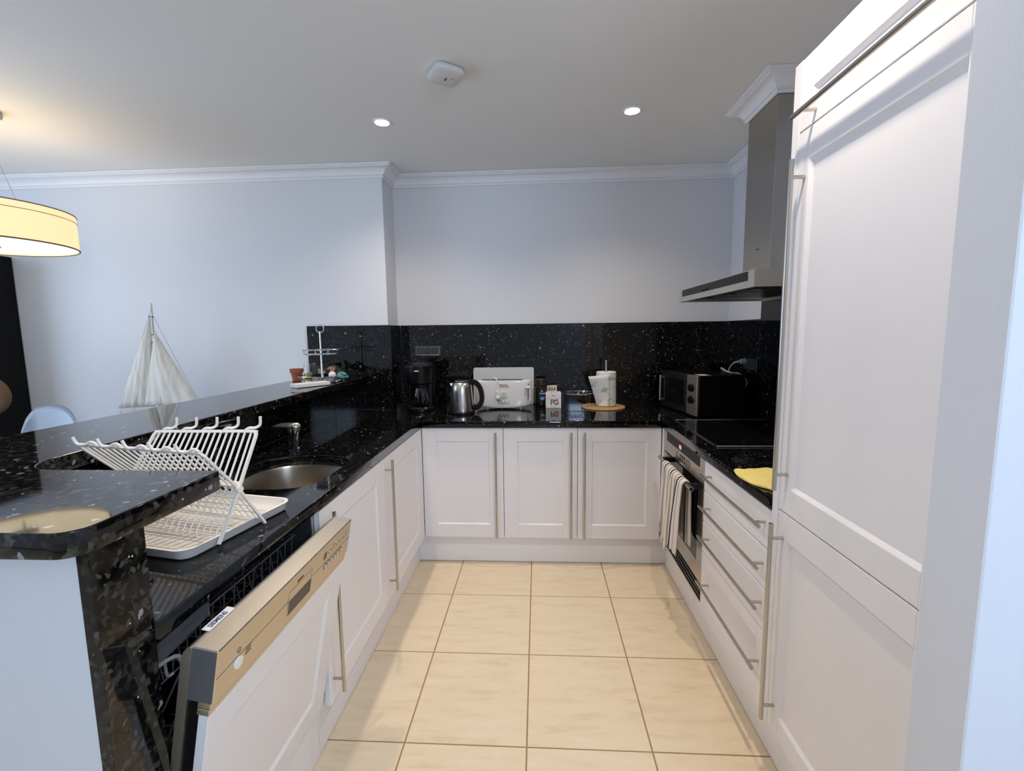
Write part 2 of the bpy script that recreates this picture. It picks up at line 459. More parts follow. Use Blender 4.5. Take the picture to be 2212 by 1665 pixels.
# ---------------------------------------------------------------- plinths
bm = B(); box(bm, -0.764, -0.744, 1.366, 2.724, 0.004, 0.1765); box(bm, -0.764, -0.744, 0.748, 1.364, 0.002, 0.190); struct('baseboard_left', bm, PLINTH)
bm = B(); box(bm, -0.7438, 0.7628, 2.7056, 2.724, 0.004, 0.1765); struct('baseboard_back', bm, PLINTH)
bm = B(); box(bm, 0.763, 0.783, 0.75, 2.724, 0.004, 0.1765); struct('baseboard_right', bm, PLINTH)

# ---------------------------------------------------------------- breakfast bar
bar = thing('breakfast_bar', 'L-shaped raised bar of speckled black granite on a white half wall', 'bar counter', (-1.35, 1.8, 0.9))
def arc(cx, cy, r, a0, a1, n=8): return [(cx + r * cos(R(a0 + (a1 - a0) * k / n)), cy + r * sin(R(a0 + (a1 - a0) * k / n))) for k in range(n + 1)]
pts = [(-1.56, 3.072), (-1.56, 0.60)] + arc(-0.715, 0.64, 0.04, -90, 0, 8) + arc(-0.683, 0.905, 0.008, 0, 90, 3)
pts += arc(-1.055, 1.013, 0.10, 270, 180, 10) + [(-1.160, 1.10), (-1.172, 3.072)]
obj('bar_top', curve_slab([pts], BZ0, BZ1, 0.0025), GRANC, bar, smooth=None)
bm = B(); box(bm, -1.3095, -1.290, 0.748, 3.072, CT + 0.0005, BZ0 - 0.0005); obj('upstand', bm, GRAN, bar)
bm = B(); box(bm, -0.7220, -0.700, 0.6415, 0.7445, 0.0, BZ0 - 0.0005, 0.001); obj('end_panel', bm, GRANC, bar)

# ---------------------------------------------------------------- worktops
def d_outline():
    p = [(-1.13, 1.50), (-1.09, 1.455), (-1.0, 1.445), (-0.86, 1.452), (-0.795, 1.49), (-0.772, 1.56), (-0.768, 1.68), (-0.775, 1.78), (-0.81, 1.838), (-0.88, 1.868), (-0.98, 1.874), (-1.07, 1.85), (-1.125, 1.79), (-1.145, 1.70), (-1.145, 1.58)]
    q = smooth_path([(x, y, 0) for x, y in p], 4, True)
    return [(v.x, v.y) for v in q]
so = d_outline()
w1 = thing('worktop', 'black granite worktop with the cut-out for the sink, along the left cabinets', 'worktop', (-1.0, 1.7, CU))
obj('slab', curve_slab([[(-1.289, 0.7455), (CL, 0.7455), (CL, CB - 0.0008), (-1.289, CB - 0.0008)], so[::-1]], CU, CT, 0.0015), GRAN, w1, smooth=None)
w2 = thing('worktop', 'black granite worktop along the back wall under kettle and toaster', 'worktop', (0, 2.95, CU))
obj('slab', curve_slab([[(-1.289, CB), (1.309, CB), (1.309, SB - 0.001), (SXL, SB - 0.001), (SXL, SLft - 0.001), (-1.289, SLft - 0.001)]], CU, CT, 0.0015), GRAN, w2, smooth=None)
w3 = thing('worktop', 'black granite worktop carrying the glass hob and yellow cloth on the right', 'worktop', (1.0, 2.0, CU))
obj('slab', curve_slab([[(CR, 1.4035), (1.309, 1.4035), (1.309, CB - 0.0008), (CR, CB - 0.0008)]], CU, CT, 0.0015), GRAN, w3, smooth=None)

# ---------------------------------------------------------------- splashback panels
sp = thing('splashback', 'speckled black granite wall panels behind the worktops', 'splashback', (0, 3.3, CT))
e = 0.0006
bm = B(); box(bm, -1.574, -1.1735, SLft, WL_ - 0.0005, CT + e, ST, 0.0008)
obj('panel', bm, GRAN, sp)
bm = B(); box(bm, -1.1725, SXL, SLft, WL_ - 0.0005, CT + e, ST, 0.0008); obj('panel', bm, GRAN, sp)
bm = B(); box(bm, WXL + 0.0005, SXL, SLft + 0.0185, SB - e, CT + e, ST, 0.0008); obj('panel', bm, GRAN, sp)
bm = B(); box(bm, SXL + e, SXR - e, SB, WB - 0.0005, CT + e, ST, 0.0008); obj('panel', bm, GRAN, sp)
bm = B(); box(bm, SXR, WXR - 0.0005, 2.809, SB - e, CT + e, ST, 0.0008); obj('panel', bm, GRAN, sp)
bm = B(); box(bm, SXR, WXR - 0.0005, 1.404, 2.807, CT + e, 1.577, 0.0008); obj('panel', bm, GRAN, sp)

# ---------------------------------------------------------------- cabinets
def f_back(a, z, d): return (a, DBK + 0.02 - d, z)
def f_left(a, z, d): return (DL - 0.02 + d, a, z)
def f_right(a, z, d): return (DR + 0.02 - d, a, z)

def fbox(bm, f, a0, a1, z0, z1, d0, d1, bev=0.0):
    bb = B(); box(bb, a0, a1, z0, z1, d0, d1, bev)
    for v in bb.verts: v.co = Vector(f(*v.co))
    me = bpy.data.meshes.new('t'); bb.to_mesh(me); bb.free(); bm.from_mesh(me); bpy.data.meshes.remove(me)

def shaker(bm, f, a0, a1, z0, z1, rail=0.082, top=None, bot=None, sl=None, sr=None, t=0.02, rec=0.007, ch=0.007):
    top = rail if top is None else top; bot = rail if bot is None else bot
    sl = rail if sl is None else sl; sr = rail if sr is None else sr
    b = 0.0012
    fbox(bm, f, a0, a0 + sl, z0, z1, 0, t, b); fbox(bm, f, a1 - sr, a1, z0, z1, 0, t, b)
    fbox(bm, f, a0 + sl, a1 - sr, z1 - top, z1, 0, t - 0.0004, b); fbox(bm, f, a0 + sl, a1 - sr, z0, z0 + bot, 0, t - 0.0004, b)
    A0, A1, Z0, Z1 = a0 + sl, a1 - sr, z0 + bot, z1 - top
    o = [(A0, Z0), (A1, Z0), (A1, Z1), (A0, Z1)]
    i = [(A0 + ch, Z0 + ch), (A1 - ch, Z0 + ch), (A1 - ch, Z1 - ch), (A0 + ch, Z1 - ch)]
    vo = [bm.verts.new(Vector(f(a, z, t - 0.0012))) for a, z in o]; vi = [bm.verts.new(Vector(f(a, z, t - rec))) for a, z in i]
    for k in range(4): bm.faces.new((vo[k], vo[(k + 1) % 4], vi[(k + 1) % 4], vi[k]))
    bm.faces.new(vi)

def bar_handle(bm, f, p, q, base=0.02, proj=0.036, r=0.0062, inset=0.045):
    """p,q = (a,z) ends of the rod"""
    P = Vector(p); Q = Vector(q); d = (Q - P).normalized()
    cyl(bm, f(P.x, P.y, base + proj), f(Q.x, Q.y, base + proj), r, seg=14)
    for s in (P + d * inset, Q - d * inset):
        cyl(bm, f(s.x, s.y, base), f(s.x, s.y, base + proj), r * 0.78, seg=10)

def base_cabinet(f, a0, a1, label, body, hinge_a, door=(0.178, 0.8545), hz=(0.19, 0.833), extra=None, sl=None, sr=None):
    c = f((a0 + a1) / 2, 0, 0)
    t = thing('base_cabinet', label, 'cabinet', (c[0], c[1], 0.12), 0, 'white base cabinets')
    bm = B(); box(bm, *body, 0.1775, 0.8605); obj('carcass', bm, CAB, t)
    bm = B(); shaker(bm, f, a0 + 0.0015, a1 - 0.0015, *door, sl=sl, sr=sr); d = obj('door', bm, CAB, t)
    bm = B(); bar_handle(bm, f, (hinge_a, hz[0]), (hinge_a, hz[1])); obj('handle', bm, STEEL, d)
    if extra:
        bm = B(); fbox(bm, f, *extra, *door, 0, 0.0195, 0.001); obj('filler_strip', bm, CAB, t)
    return t
yb0, yb1 = 2.6815, 3.29
base_cabinet(f_back, -0.697, -0.209, 'white shaker base cabinet under kettle, first of three along the back', (-0.695, -0.210, yb0, yb1), -0.251)
base_cabinet(f_back, -0.209, 0.230, 'middle white shaker base cabinet below toaster and tea box', (-0.208, 0.229, yb0, yb1), 0.191)
base_cabinet(f_back, 0.230, 0.7155, 'white shaker base cabinet in the back corner next to the oven', (0.231, 0.714, yb0, yb1), 0.269)
base_cabinet(f_left, 1.968, 2.628, 'white shaker base cabinet on the left beside the back corner', (-1.27, -0.7185, 1.969, 2.630), 1.993, hz=(0.225, 0.846), extra=(2.6295, 2.6585))
base_cabinet(f_left, 1.366, 1.966, 'white shaker base cabinet under the sink, beside the open dishwasher', (-1.27, -0.7185, 1.88, 1.967), 1.394, hz=(0.215, 0.844))

# drawer unit
dr = thing('drawer_unit', 'white four-drawer base unit between oven and tall fridge cabinet', 'drawers', (0.9, 1.69, 0.12))
bm = B(); box(bm, 0.7375, 1.30, 1.405, 1.972, 0.1775, 0.8605); obj('carcass', bm, CAB, dr)
for z0, z1, hzz in ((0.7245, 0.8560, 0.807), (0.5905, 0.7225, 0.670), (0.4505, 0.5885, 0.537), (0.178, 0.4485, 0.3315)):
    bm = B()
    if z1 - z0 > 0.2: shaker(bm, f_right, 1.406, 1.9715, z0, z1, rail=0.052, rec=0.003, ch=0.004)
    else: fbox(bm, f_right, 1.406, 1.9715, z0, z1, 0, 0.02, 0.0035)
    d = obj('drawer_front', bm, CAB, dr)
    bm = B(); bar_handle(bm, f_right, (1.404, hzz), (1.926, hzz), inset=0.035); obj('handle', bm, STEEL, d)

# tall fridge column
fr = thing('fridge_cabinet', 'tall white shaker cabinet with built-in fridge doors and long steel handles', 'cabinet', (1.0, 1.08, 0))
bm = B(); box(bm, 0.7375, 1.325, 0.777, 1.365, 0.1775, 2.128); obj('carcass', bm, CAB, fr)
bm = B(); box(bm, 0.716, 1.325, 1.3662, 1.4025, 0.178, 2.130, 0.001); obj('side_panel', bm, CAB, fr)
def fdoor(z0, z1, h0, h1, **k):
    bm = B(); shaker(bm, f_right, 0.778, 1.3645, z0, z1, sl=0.081, sr=0.054, rec=0.009, ch=0.009, **k); d = obj('door', bm, CAB, fr)
    bm = B(); bar_handle(bm, f_right, h0, h1, proj=0.036, r=0.0066); obj('handle', bm, STEEL, d)
fdoor(1.9435, 2.128, (0.79, 1.9725), (1.338, 1.9725), top=0.091, bot=0.052)
fdoor(0.8815, 1.940, (1.327, 0.951), (1.327, 1.862), top=0.081, bot=0.075)
fdoor(0.178, 0.8780, (1.332, 0.221), (1.332, 0.848), top=0.078, bot=0.064)

# ---------------------------------------------------------------- oven
ov = thing('oven', 'built-in stainless oven with black glass door beneath the hob', 'oven', (0.9, 2.3, 0.19))
bm = B(); box(bm, 0.7375, 1.28, 1.985, 2.60, 0.1775, 0.8605); obj('body', bm, DARKGREY, ov)
bm = B(); fbox(bm, f_right, 1.9745, 2.6135, 0.742, 0.8565, 0, 0.02, 0.001); cp = obj('control_panel', bm, STEEL, ov)
bm = B(); fbox(bm, f_right, 2.034, 2.550, 0.8085, 0.8535, 0.0202, 0.0212); obj('display', bm, GREYGL, cp)
bm = B(); fbox(bm, f_right, 2.295, 2.330, 0.818, 0.838, 0.0213, 0.0216); obj('clock', bm, REDLED, cp)
bm = B()
def ringf(bm, f, a, z, r, d, w=0.0014, a0=0, a1=360, n=18):
    pts_ = [f(a + r * cos(R(a0 + (a1 - a0) * k / n)), z + r * sin(R(a0 + (a1 - a0) * k / n)), d) for k in range(n + (0 if a1 - a0 == 360 else 1))]
    tube(bm, pts_, w, 5, a1 - a0 == 360)
ringf(bm, f_right, 2.35, 0.775, 0.020, 0.0205, a0=200, a1=440); ringf(bm, f_right, 2.19, 0.775, 0.020, 0.0205)
for ia in range(3):
    for iz in range(2): ringf(bm, f_right, 2.245 + ia * 0.03, 0.7650 + iz * 0.022, 0.006, 0.0205, n=8)
obj('button_marks', bm, INK, cp)['kind'] = 'stuff'
bm = B()
for (a0, a1, z0, z1) in ((1.9745, 2.040, 0.289, 0.735), (2.550, 2.6135, 0.289, 0.735), (2.040, 2.550, 0.289, 0.372)):
    fbox(bm, f_right, a0, a1, z0, z1, 0, 0.02, 0.0008)
fbox(bm, f_right, 1.976, 2.612, 0.291, 0.733, 0, 0.012)
od = obj('door', bm, STEEL, ov)
bm = B(); fbox(bm, f_right, 2.0405, 2.5495, 0.3725, 0.7349, 0.0122, 0.0195); obj('door_glass', bm, GLOSSBLK, od)
bm = B(); cyl(bm, (0.663, 1.975, 0.727), (0.663, 2.497, 0.727), 0.0105, seg=18); hd = obj('handle', bm, STEEL, od)
for y in (1.9742, 2.4978):
    bm = B(); cyl(bm, (0.663, y - 0.0006, 0.727), (0.663, y + 0.0006, 0.727), 0.0085, seg=16); obj('end_face', bm, BLACK, od)
for y in (2.02, 2.455):
    bm = B(); box(bm, 0.668, 0.7238, y - 0.012, y + 0.012, 0.712, 0.738, 0.003); obj('handle_bracket', bm, BLACK, od)
bm = B(); fbox(bm, f_right, 1.980, 2.6135, 0.1905, 0.2870, 0, 0.006); vt = obj('vent', bm, BLACK, ov)
for k in range(4):
    z = 0.200 + k * 0.022
    bm = B(); fbox(bm, f_right, 1.980, 2.6135, z, z + 0.0085, 0.0065, 0.019, 0.001); obj('slat', bm, DARKGREY if k else STEEL, vt)
bm = B(); fbox(bm, f_right, 2.6150, 2.6585, 0.178, 0.8560, 0, 0.0185, 0.001); obj('filler_strip', bm, CAB, ov)

# towel over the oven handle
def towel_bm():
    bm = B(); uvl = bm.loops.layers.uv.new('stripe')
    ns, nt = 44, 52; G = []
    y0, y1 = 2.035, 2.372
    for it in range(nt + 1):
        t = it / nt; row = []
        fold = sin(t * 2 * pi * 3.4 + 0.6) * 0.55 + sin(t * 2 * pi * 7.3 + 1.0) * 0.35
        zb = 0.362 + 0.030 * t + 0.016 * sin(t * 9) - 0.02 * (t > 0.45) * (t < 0.75)
        zb = zb if t < 0.86 else zb + 0.02
        for s_ in range(ns + 1):
            s = s_ / ns
            if s < 0.62:            # front fall
                q = 1 - s / 0.62
                z = 0.727 - q * (0.727 - zb); x = 0.6470 - 0.003 - 0.030 * q ** 0.6 * (0.5 - 0.5 * fold) - 0.004 * q
                sq = 1 - 0.20 * q ** 0.8
            elif s < 0.70:          # over the rod
                a = (s - 0.62) / 0.08 * pi
                z = 0.727 + 0.0150 * sin(a); x = 0.663 - 0.0165 * cos(a); q = 0; sq = 1
            else:
                q = (s - 0.70) / 0.30
                z = 0.727 - q * 0.30; x = 0.6810 + 0.012 * q ** 0.7 * (0.5 + 0.5 * fold); sq = 1 - 0.05 * q
            yc = 2.225 if s < 0.62 else 2.20
            y = y0 + (y1 - y0) * t
            y = yc + (y - yc) * sq + 0.004 * sin(z * 23 + t * 9) * q
            v = bm.verts.new((x, y, z)); row.append((v, t, s))
        G.append(row)
    for i in range(nt):
        for j in range(ns):
            q = (G[i][j], G[i + 1][j], G[i + 1][j + 1], G[i][j + 1])
            fc = bm.faces.new([k[0] for k in q])
            for lp, k in zip(fc.loops, q): lp[uvl].uv = ((1 - k[1]) * 3.2 + 0.02, k[2])
    return bm
tw = obj('tea_towel', towel_bm(), TOWEL, smooth=180)
md = tw.modifiers.new('thick', 'SOLIDIFY'); md.thickness = 0.0028; md.offset = 0
tag(tw, 'white tea towel with beige and navy stripes hanging over the oven handle', 'towel')

# ---------------------------------------------------------------- hob
hb = thing('hob', 'black glass hob with thin steel edge trims on the right worktop', 'hob', (1.03, 2.335, CT))
bm = B(); prism(bm, rrect(0.790, 1.285, 2.034, 2.640, 0.012), CT + 0.0005, CT + 0.005, bev=0.001, seg=1); obj('glass_plate', bm, HOBGL, hb)
for y0, y1, r_ in ((2.0255, 2.0335, 1), (2.6405, 2.6465, 1)):
    bm = B(); box(bm, 0.786, 1.285, y0, y1, CT + 0.0005, CT + 0.0065, 0.0015); obj('edge_trim', bm, LIGHTST, hb)
bm = B(); box(bm, 0.7865, 0.7895, 2.034, 2.640, CT + 0.0005, CT + 0.0055); obj('edge_trim', bm, STEEL, hb)
bm = B()
for (x, y, r) in ((0.92, 2.20, 0.085), (0.92, 2.48, 0.10), (1.14, 2.20, 0.10), (1.14, 2.48, 0.075)):
    tube(bm, [(x + r * cos(2 * pi * k / 40), y + r * sin(2 * pi * k / 40), CT + 0.0048) for k in range(40)], 0.0003, 4, True)
obj('cooking_zone_marks', bm, DARKGREY, hb)

# yellow cloth
bm = B()
out = [(0.708, 1.655), (0.722, 1.672), (0.80, 1.677), (0.90, 1.672), (0.98, 1.655), (0.99, 1.55), (0.97, 1.47), (0.86, 1.445), (0.78, 1.452), (0.748, 1.455), (0.738, 1.475), (0.720, 1.497), (0.705, 1.54), (0.700, 1.60)]
ol = smooth_path([(x, y, 0) for x, y in out], 4, True)
c0 = Vector((0.84, 1.56, 0)); rings = []
for k, (sc_, z) in enumerate(((1.0, 0.9012), (1.012, 0.904), (1.0, 0.909), (0.93, 0.913), (0.6, 0.915), (0.2, 0.916))):
    ring = []
    for i, p in enumerate(ol):
        q = c0 + (p - c0) * sc_; zz = z + (0.0022 * sin(i * 0.9) + 0.0016 * sin(i * 2.3)) * (k > 1) * (1 if sc_ > .5 else .4)
        if q.x < CR - 0.002: zz -= (CR - 0.002 - q.x) * 0.2
        ring.append((q.x, q.y, max(zz, 0.9012)))
    rings.append(ring)
loft(bm, rings)
tag(obj('cleaning_cloth', bm, YCLOTH, smooth=180), 'folded yellow cleaning cloth on the right worktop edge by the fridge cabinet', 'cloth')

# ---------------------------------------------------------------- cooker hood
hood = thing('cooker_hood', 'stainless steel chimney hood with dark control strip above the hob', 'cooker hood', (1.07, 2.32, 1.58))
HX0, HY0, HY1, HZ0, HZ1 = 0.833, 1.851, 2.793, 1.578, 1.6465
bm = B()
v = [bm.verts.new(p) for p in ((HX0, HY0, HZ1), (HX0, HY1, HZ1), (1.308, HY1, HZ1), (1.308, HY0, HZ1))]; bm.faces.new(v)
def ringb(z, i): return [bm.verts.new(p) for p in ((HX0 + i, HY0 + i, z), (HX0 + i, HY1 - i, z), (1.308 - i * .2, HY1 - i, z), (1.308 - i * .2, HY0 + i, z))]
r0 = ringb(HZ0, 0); r1 = ringb(HZ0, 0.018); r2 = ringb(HZ0 + 0.016, 0.020)
for a, b in ((v, r0), (r0, r1), (r1, r2)):
    for k in range(4): bm.faces.new((a[k], a[(k + 1) % 4], b[(k + 1) % 4], b[k]))
bm.faces.new(r2)
obj('canopy', bm, LIGHTST, hood)
bm = B(); box(bm, HX0 - 0.0012, HX0 - 0.0002, 1.908, 2.738, 1.606, 1.6425); cs = obj('control_strip', bm, GREYGL, hood)
for k in range(4):
    bm = B(); box(bm, HX0 - 0.006, HX0 - 0.0013, 2.345 + k * 0.022, 2.355 + k * 0.022, 1.608, 1.620, 0.001); obj('button', bm, BLACK, cs)
for k in range(3):
    y0 = 1.90 + k * 0.285
    bm = B(); box(bm, 0.90, 1.24, y0, y0 + 0.265, HZ0 + 0.006, HZ0 + 0.0155, 0.002); g = obj('grease_filter', bm, DARKGREY, hood)
    bm = B(); box(bm, 0.91, 0.945, y0 + 0.09, y0 + 0.17, HZ0 + 0.003, HZ0 + 0.0058); obj('latch', bm, BLACK, g)
for y in (1.885, 2.74):
    bm = B(); prism(bm, rrect(0.868, 0.893, y - 0.02 + 0.04, y + 0.07, 0.004, 2), HZ0 + 0.010, HZ0 + 0.0158); obj('lamp_cover', bm, WHITEP, hood)
bm = B(); box(bm, 1.050, 1.308, 2.188, 2.467, HZ1 + 0.0005, 2.4995, 0.0012); obj('chimney', bm, HOODST, hood)
bm = B(); box(bm, 1.0485, 1.0499, 2.302, 2.328, 1.790, 1.796); obj('badge', bm, INK, hood)
bm = B(); box(bm, 1.135, 1.20, 2.1872, 2.188, 2.22, 2.39); obj('air_slots', bm, BLACK, hood)

# ---------------------------------------------------------------- dishwasher with the door ajar
dw = thing('dishwasher', 'open dishwasher with steel control panel and white front door ajar', 'dishwasher', (-1.0, 1.056, 0.1))
bm = B()
box(bm, -1.27, -0.722, 0.749, 0.757, 0.20, 0.857); box(bm, -1.27, -0.722, 1.352, 1.3635, 0.20, 0.857)
box(bm, -1.27, -1.26, 0.757, 1.352, 0.20, 0.857); box(bm, -1.27, -0.79, 0.757, 1.352, 0.20, 0.21); box(bm, -1.27, -0.722, 0.757, 1.352, 0.845, 0.857)
obj('tub', bm, DARKGREY, dw)
bm = B(); box(bm, -0.7215, -0.7165, 1.3515, 1.3645, 0.20, 0.857); obj('tub_flange', bm, LIGHTST, dw)
th = R(11); DU = Vector((sin(th), 0, cos(th))); DN = Vector((cos(th), 0, -sin(th))); DT0 = Vector((-0.587, 0, 0.838))
def f_dw(y, s, d): p = DT0 + DU * s + DN * d; return (p.x, y, p.z)
DY0, DY1 = 0.7485, 1.3555
bm = B(); fbox(bm, f_dw, DY0 + 0.004, DY1 - 0.004, -0.655, -0.138, -0.028, -0.008)
me_ = bm
bm.free(); bm = B()
shaker(bm, lambda a, z, d: f_dw(a, z, d - 0.027), DY0 + 0.002, DY1 - 0.002, -0.655, -0.1375, rail=0.080, rec=0.007, ch=0.008)
door = obj('front_door', bm, CAB, dw)
bm = B(); fbox(bm, f_dw, DY0, DY1, -0.107, 0.0, -0.050, 0.0, 0.0022); cpn = obj('control_panel', bm, DWST, dw)
bm = B(); fbox(bm, f_dw, DY0 - 0.0018, DY0 - 0.0001, -0.107, -0.001, -0.050, -0.0015, 0.0006); obj('end_face', bm, mat('panel end with dark reflection', (0.10, 0.10, 0.105), 0.45), cpn)  # end of the steel panel; the dark room it reflects is put into its colour
bm = B(); fbox(bm, f_dw, DY0 + 0.001, DY1 - 0.001, -0.122, -0.1075, -0.030, -0.0045, 0.001); fbox(bm, f_dw, DY0 + 0.001, DY1 - 0.001, -0.1365, -0.1232, -0.030, -0.006, 0.001); obj('lower_trim', bm, DWST, dw)
bm = B(); fbox(bm, f_dw, DY0 + 0.002, DY1 - 0.002, -0.645, -0.001, -0.0485, -0.0275); fbox(bm, f_dw, DY0 + 0.0015, DY0 + 0.0045, -0.64, -0.1075, -0.0480, -0.0280); obj('insulation', bm, BLACK, dw)
# stainless inner liner with a rounded top edge
prof = [(-0.640, -0.0490), (-0.640, -0.0680), (-0.030, -0.0680), (-0.014, -0.0655), (-0.005, -0.060), (-0.002, -0.0535), (-0.002, -0.0490)]
bm = B(); loft(bm, [[f_dw(y, s, d) for s, d in prof] for y in (DY0 - 0.002, DY1 + 0.002)]); obj('inner_liner', bm, LIGHTST, dw, smooth=40)
bm = B(); fbox(bm, f_dw, 0.793, 0.868, -0.0014, 0.0006, -0.0665, -0.0500); st_ = obj('maker_sticker', bm, PAPER, dw)
def dwv(v): return DU * v[0] + DN * v[1] + Vector((0, v[2], 0))
bm = text_bm('SIEMENS', 0.0135, f_dw(0.802, 0.0008, -0.0535), (0, 1, 0), -DN, 0.0002, bold=0.0003); obj('lettering', bm, NAVY, st_)
bm = text_bm('SIEMENS', 0.0085, f_dw(1.033, -0.029, 0.0002), (0, 1, 0), DU, 0.0002, bold=0.0001); obj('lettering', bm, INK, cpn)
bm = B(); fbox(bm, f_dw, DY0 + 0.002, 0.9985, -0.0585, -0.0573, -0.001, 0.0003); fbox(bm, f_dw, 1.112, DY1 - 0.002, -0.0585, -0.0573, -0.001, 0.0003)
fbox(bm, f_dw, 0.9985, 1.112, -0.0345, -0.0335, -0.001, 0.0003); obj('seam_line', bm, INK, cpn)
bm = B(); fbox(bm, f_dw, 1.000, 1.110, -0.0975, -0.060, -0.001, 0.0005); gs = obj('grip_recess', bm, DARKGREY, cpn)
for y0, y1 in ((0.9985, 1.0), (1.110, 1.1115)):
    bm = B(); fbox(bm, f_dw, y0, y1, -0.099, -0.036, -0.001, 0.0012); obj('grip_rim', bm, LIGHTST, cpn)
bm = B(); cyl(bm, f_dw(0.8145, -0.072, -0.001), f_dw(0.8145, -0.072, 0.004), 0.0125, 0.0118, 22); obj('power_button', bm, WPLAST, cpn, label='round pale grey power button')
bm = B(); fbox(bm, f_dw, 1.177, 1.193, -0.046, -0.0275, -0.001, 0.0006); obj('display', bm, GLOSSBLK, cpn)
for k in range(6):
    y = 1.193 + k * 0.0198
    bm = B(); cyl(bm, f_dw(y, -0.072, -0.001), f_dw(y, -0.072, 0.0022), 0.0080, 0.0074, 16); bt = obj('programme_button', bm, LIGHTST, cpn)
    bm = B(); ringf(bm, f_dw, y, -0.072, 0.0088, 0.0003, 0.0007, a0=30, a1=220, n=12); obj('button_ring', bm, INK, bt)
bm = B()
for k, (y, s, ly, ls) in enumerate([(1.205, -0.040, .004, .004), (1.222, -0.040, .005, .003), (1.238, -0.040, .004, .004), (1.256, -0.040, .005, .003), (1.276, -0.040, .004, .004), (1.296, -0.040, .005, .003),
                                  (1.212, -0.032, .008, .0016), (1.228, -0.026, .009, .0016), (1.245, -0.032, .005, .0016), (1.270, -0.030, .005, .0016), (1.305, -0.040, .004, .004), (1.318, -0.036, .006, .003), (1.326, -0.030, .006, .0016)]):
    fbox(bm, f_dw, y, y + ly, s, s + ls, -0.001, 0.0004)
ringf(bm, f_dw, 0.8145, -0.045, 0.005, 0.0002, 0.0006, n=10)
for k in range(3): fbox(bm, f_dw, 0.838, 0.856, -0.060 - k * 0.007, -0.0575 - k * 0.007, -0.001, 0.0004)
obj('printed_symbols', bm, INK, cpn)['kind'] = 'stuff'
# upper basket inside
bk = []
bm = B()
zt, zb = 0.800, 0.715
for x in (-0.755, -1.22): tube(bm, [(x, 0.79, zt), (x, 1.32, zt)], 0.0028, 6)
for y in (0.79, 1.32): tube(bm, [(-0.755, y, zt), (-1.22, y, zt)], 0.0028, 6)
for k in range(14):
    y = 0.805 + k * 0.0385
    tube(bm, [(-0.755, y, zt), (-0.765, y, zb), (-1.21, y, zb), (-1.22, y, zt)], 0.0020, 5)
for k in range(9):
    x = -0.765 - k * 0.055
    tube(bm, [(x, 0.79, zb), (x, 1.32, zb)], 0.0020, 5)
    for q in range(10): tube(bm, [(x, 0.82 + q * 0.05, zb), (x - 0.01, 0.82 + q * 0.05, zb + 0.06)], 0.0017, 5)
ub = obj('upper_basket', bm, WIRE, dw)
bm = B()
loft(bm, [[(-0.734, 0.775, 0.783), (-0.730, 0.775, 0.815), (-0.738, 0.775, 0.822), (-0.744, 0.775, 0.783)], [(-0.734, 0.912, 0.796), (-0.730, 0.912, 0.822), (-0.738, 0.912, 0.827), (-0.744, 0.912, 0.796)]])
box(bm, -0.742, -0.728, 0.908, 0.914, 0.80, 0.832); obj('basket_grip', bm, mat('dark grey basket grip', (0.12, 0.12, 0.125), 0.5), ub)
bm = B(); tube(bm, smooth_path([(-0.735, 0.772, 0.782), (-0.730, 0.800, 0.781), (-0.722, 0.815, 0.775), (-0.718, 0.818, 0.745), (-0.720, 0.824, 0.742), (-0.722, 0.83, 0.75)], 4), 0.0042, 8)
tube(bm, smooth_path([(-0.740, 0.800, 0.781), (-0.738, 0.800, 0.745), (-0.735, 0.812, 0.742)], 4), 0.003, 8); obj('basket_hook', bm, WIREW, ub, label='pale wire hook at the near end of the basket')
bm = B()
zt, zb = 0.46, 0.30
for x in (-0.76, -1.22): tube(bm, [(x, 0.78, zt), (x, 1.32, zt)], 0.0028, 6)
for z in (zt, 0.60, 0.53, zb): tube(bm, [(-0.748, 0.765, z), (-0.748, 0.83, z), (-0.748, 1.32, z)], 0.0026, 6)
for k in range(14):
    y = 0.79 + k * 0.0395
    tube(bm, [(-0.748, y, 0.60), (-0.752, y, zb), (-1.21, y, zb), (-1.22, y, zt)], 0.0020, 5)
for k in range(3): tube(bm, [(-0.745, 0.77, 0.52 + 0.07 * k), (-0.745, 0.86, 0.62 + 0.06 * k)], 0.002, 5)
obj('lower_basket', bm, WIRE, dw)

# ---------------------------------------------------------------- sink and tap
sk = thing('sink', 'rounded undermount steel sink bowl cut into the left worktop', 'sink', (-0.95, 1.66, 0.70))
cx, cy = -0.955, 1.66
def off(p, s): return [(cx + (x - cx) * s, cy + (y - cy) * s) for x, y in p]
bm = B()
levels = [(1.03, CU - 0.0006), (0.985, CU - 0.0006), (0.972, CU - 0.010), (0.95, CU - 0.10), (0.92, CU - 0.150), (0.84, CU - 0.168), (0.25, CU - 0.174), (0.06, CU - 0.175)]
loft(bm, [[(x, y, z) for x, y in off(so, s)] for s, z in levels], caps=False)
bm.faces.new([v_ for v_ in bm.verts][-len(so):])
obj('bowl', bm, SINK, sk, smooth=60)
bm = B(); lathe(bm, [(0, 0), (0.035, 0), (0.04, 0.003), (0.03, 0.0045), (0, 0.003)], (cx, cy, CU - 0.1745), 24); obj('drain', bm, CHROME, sk)

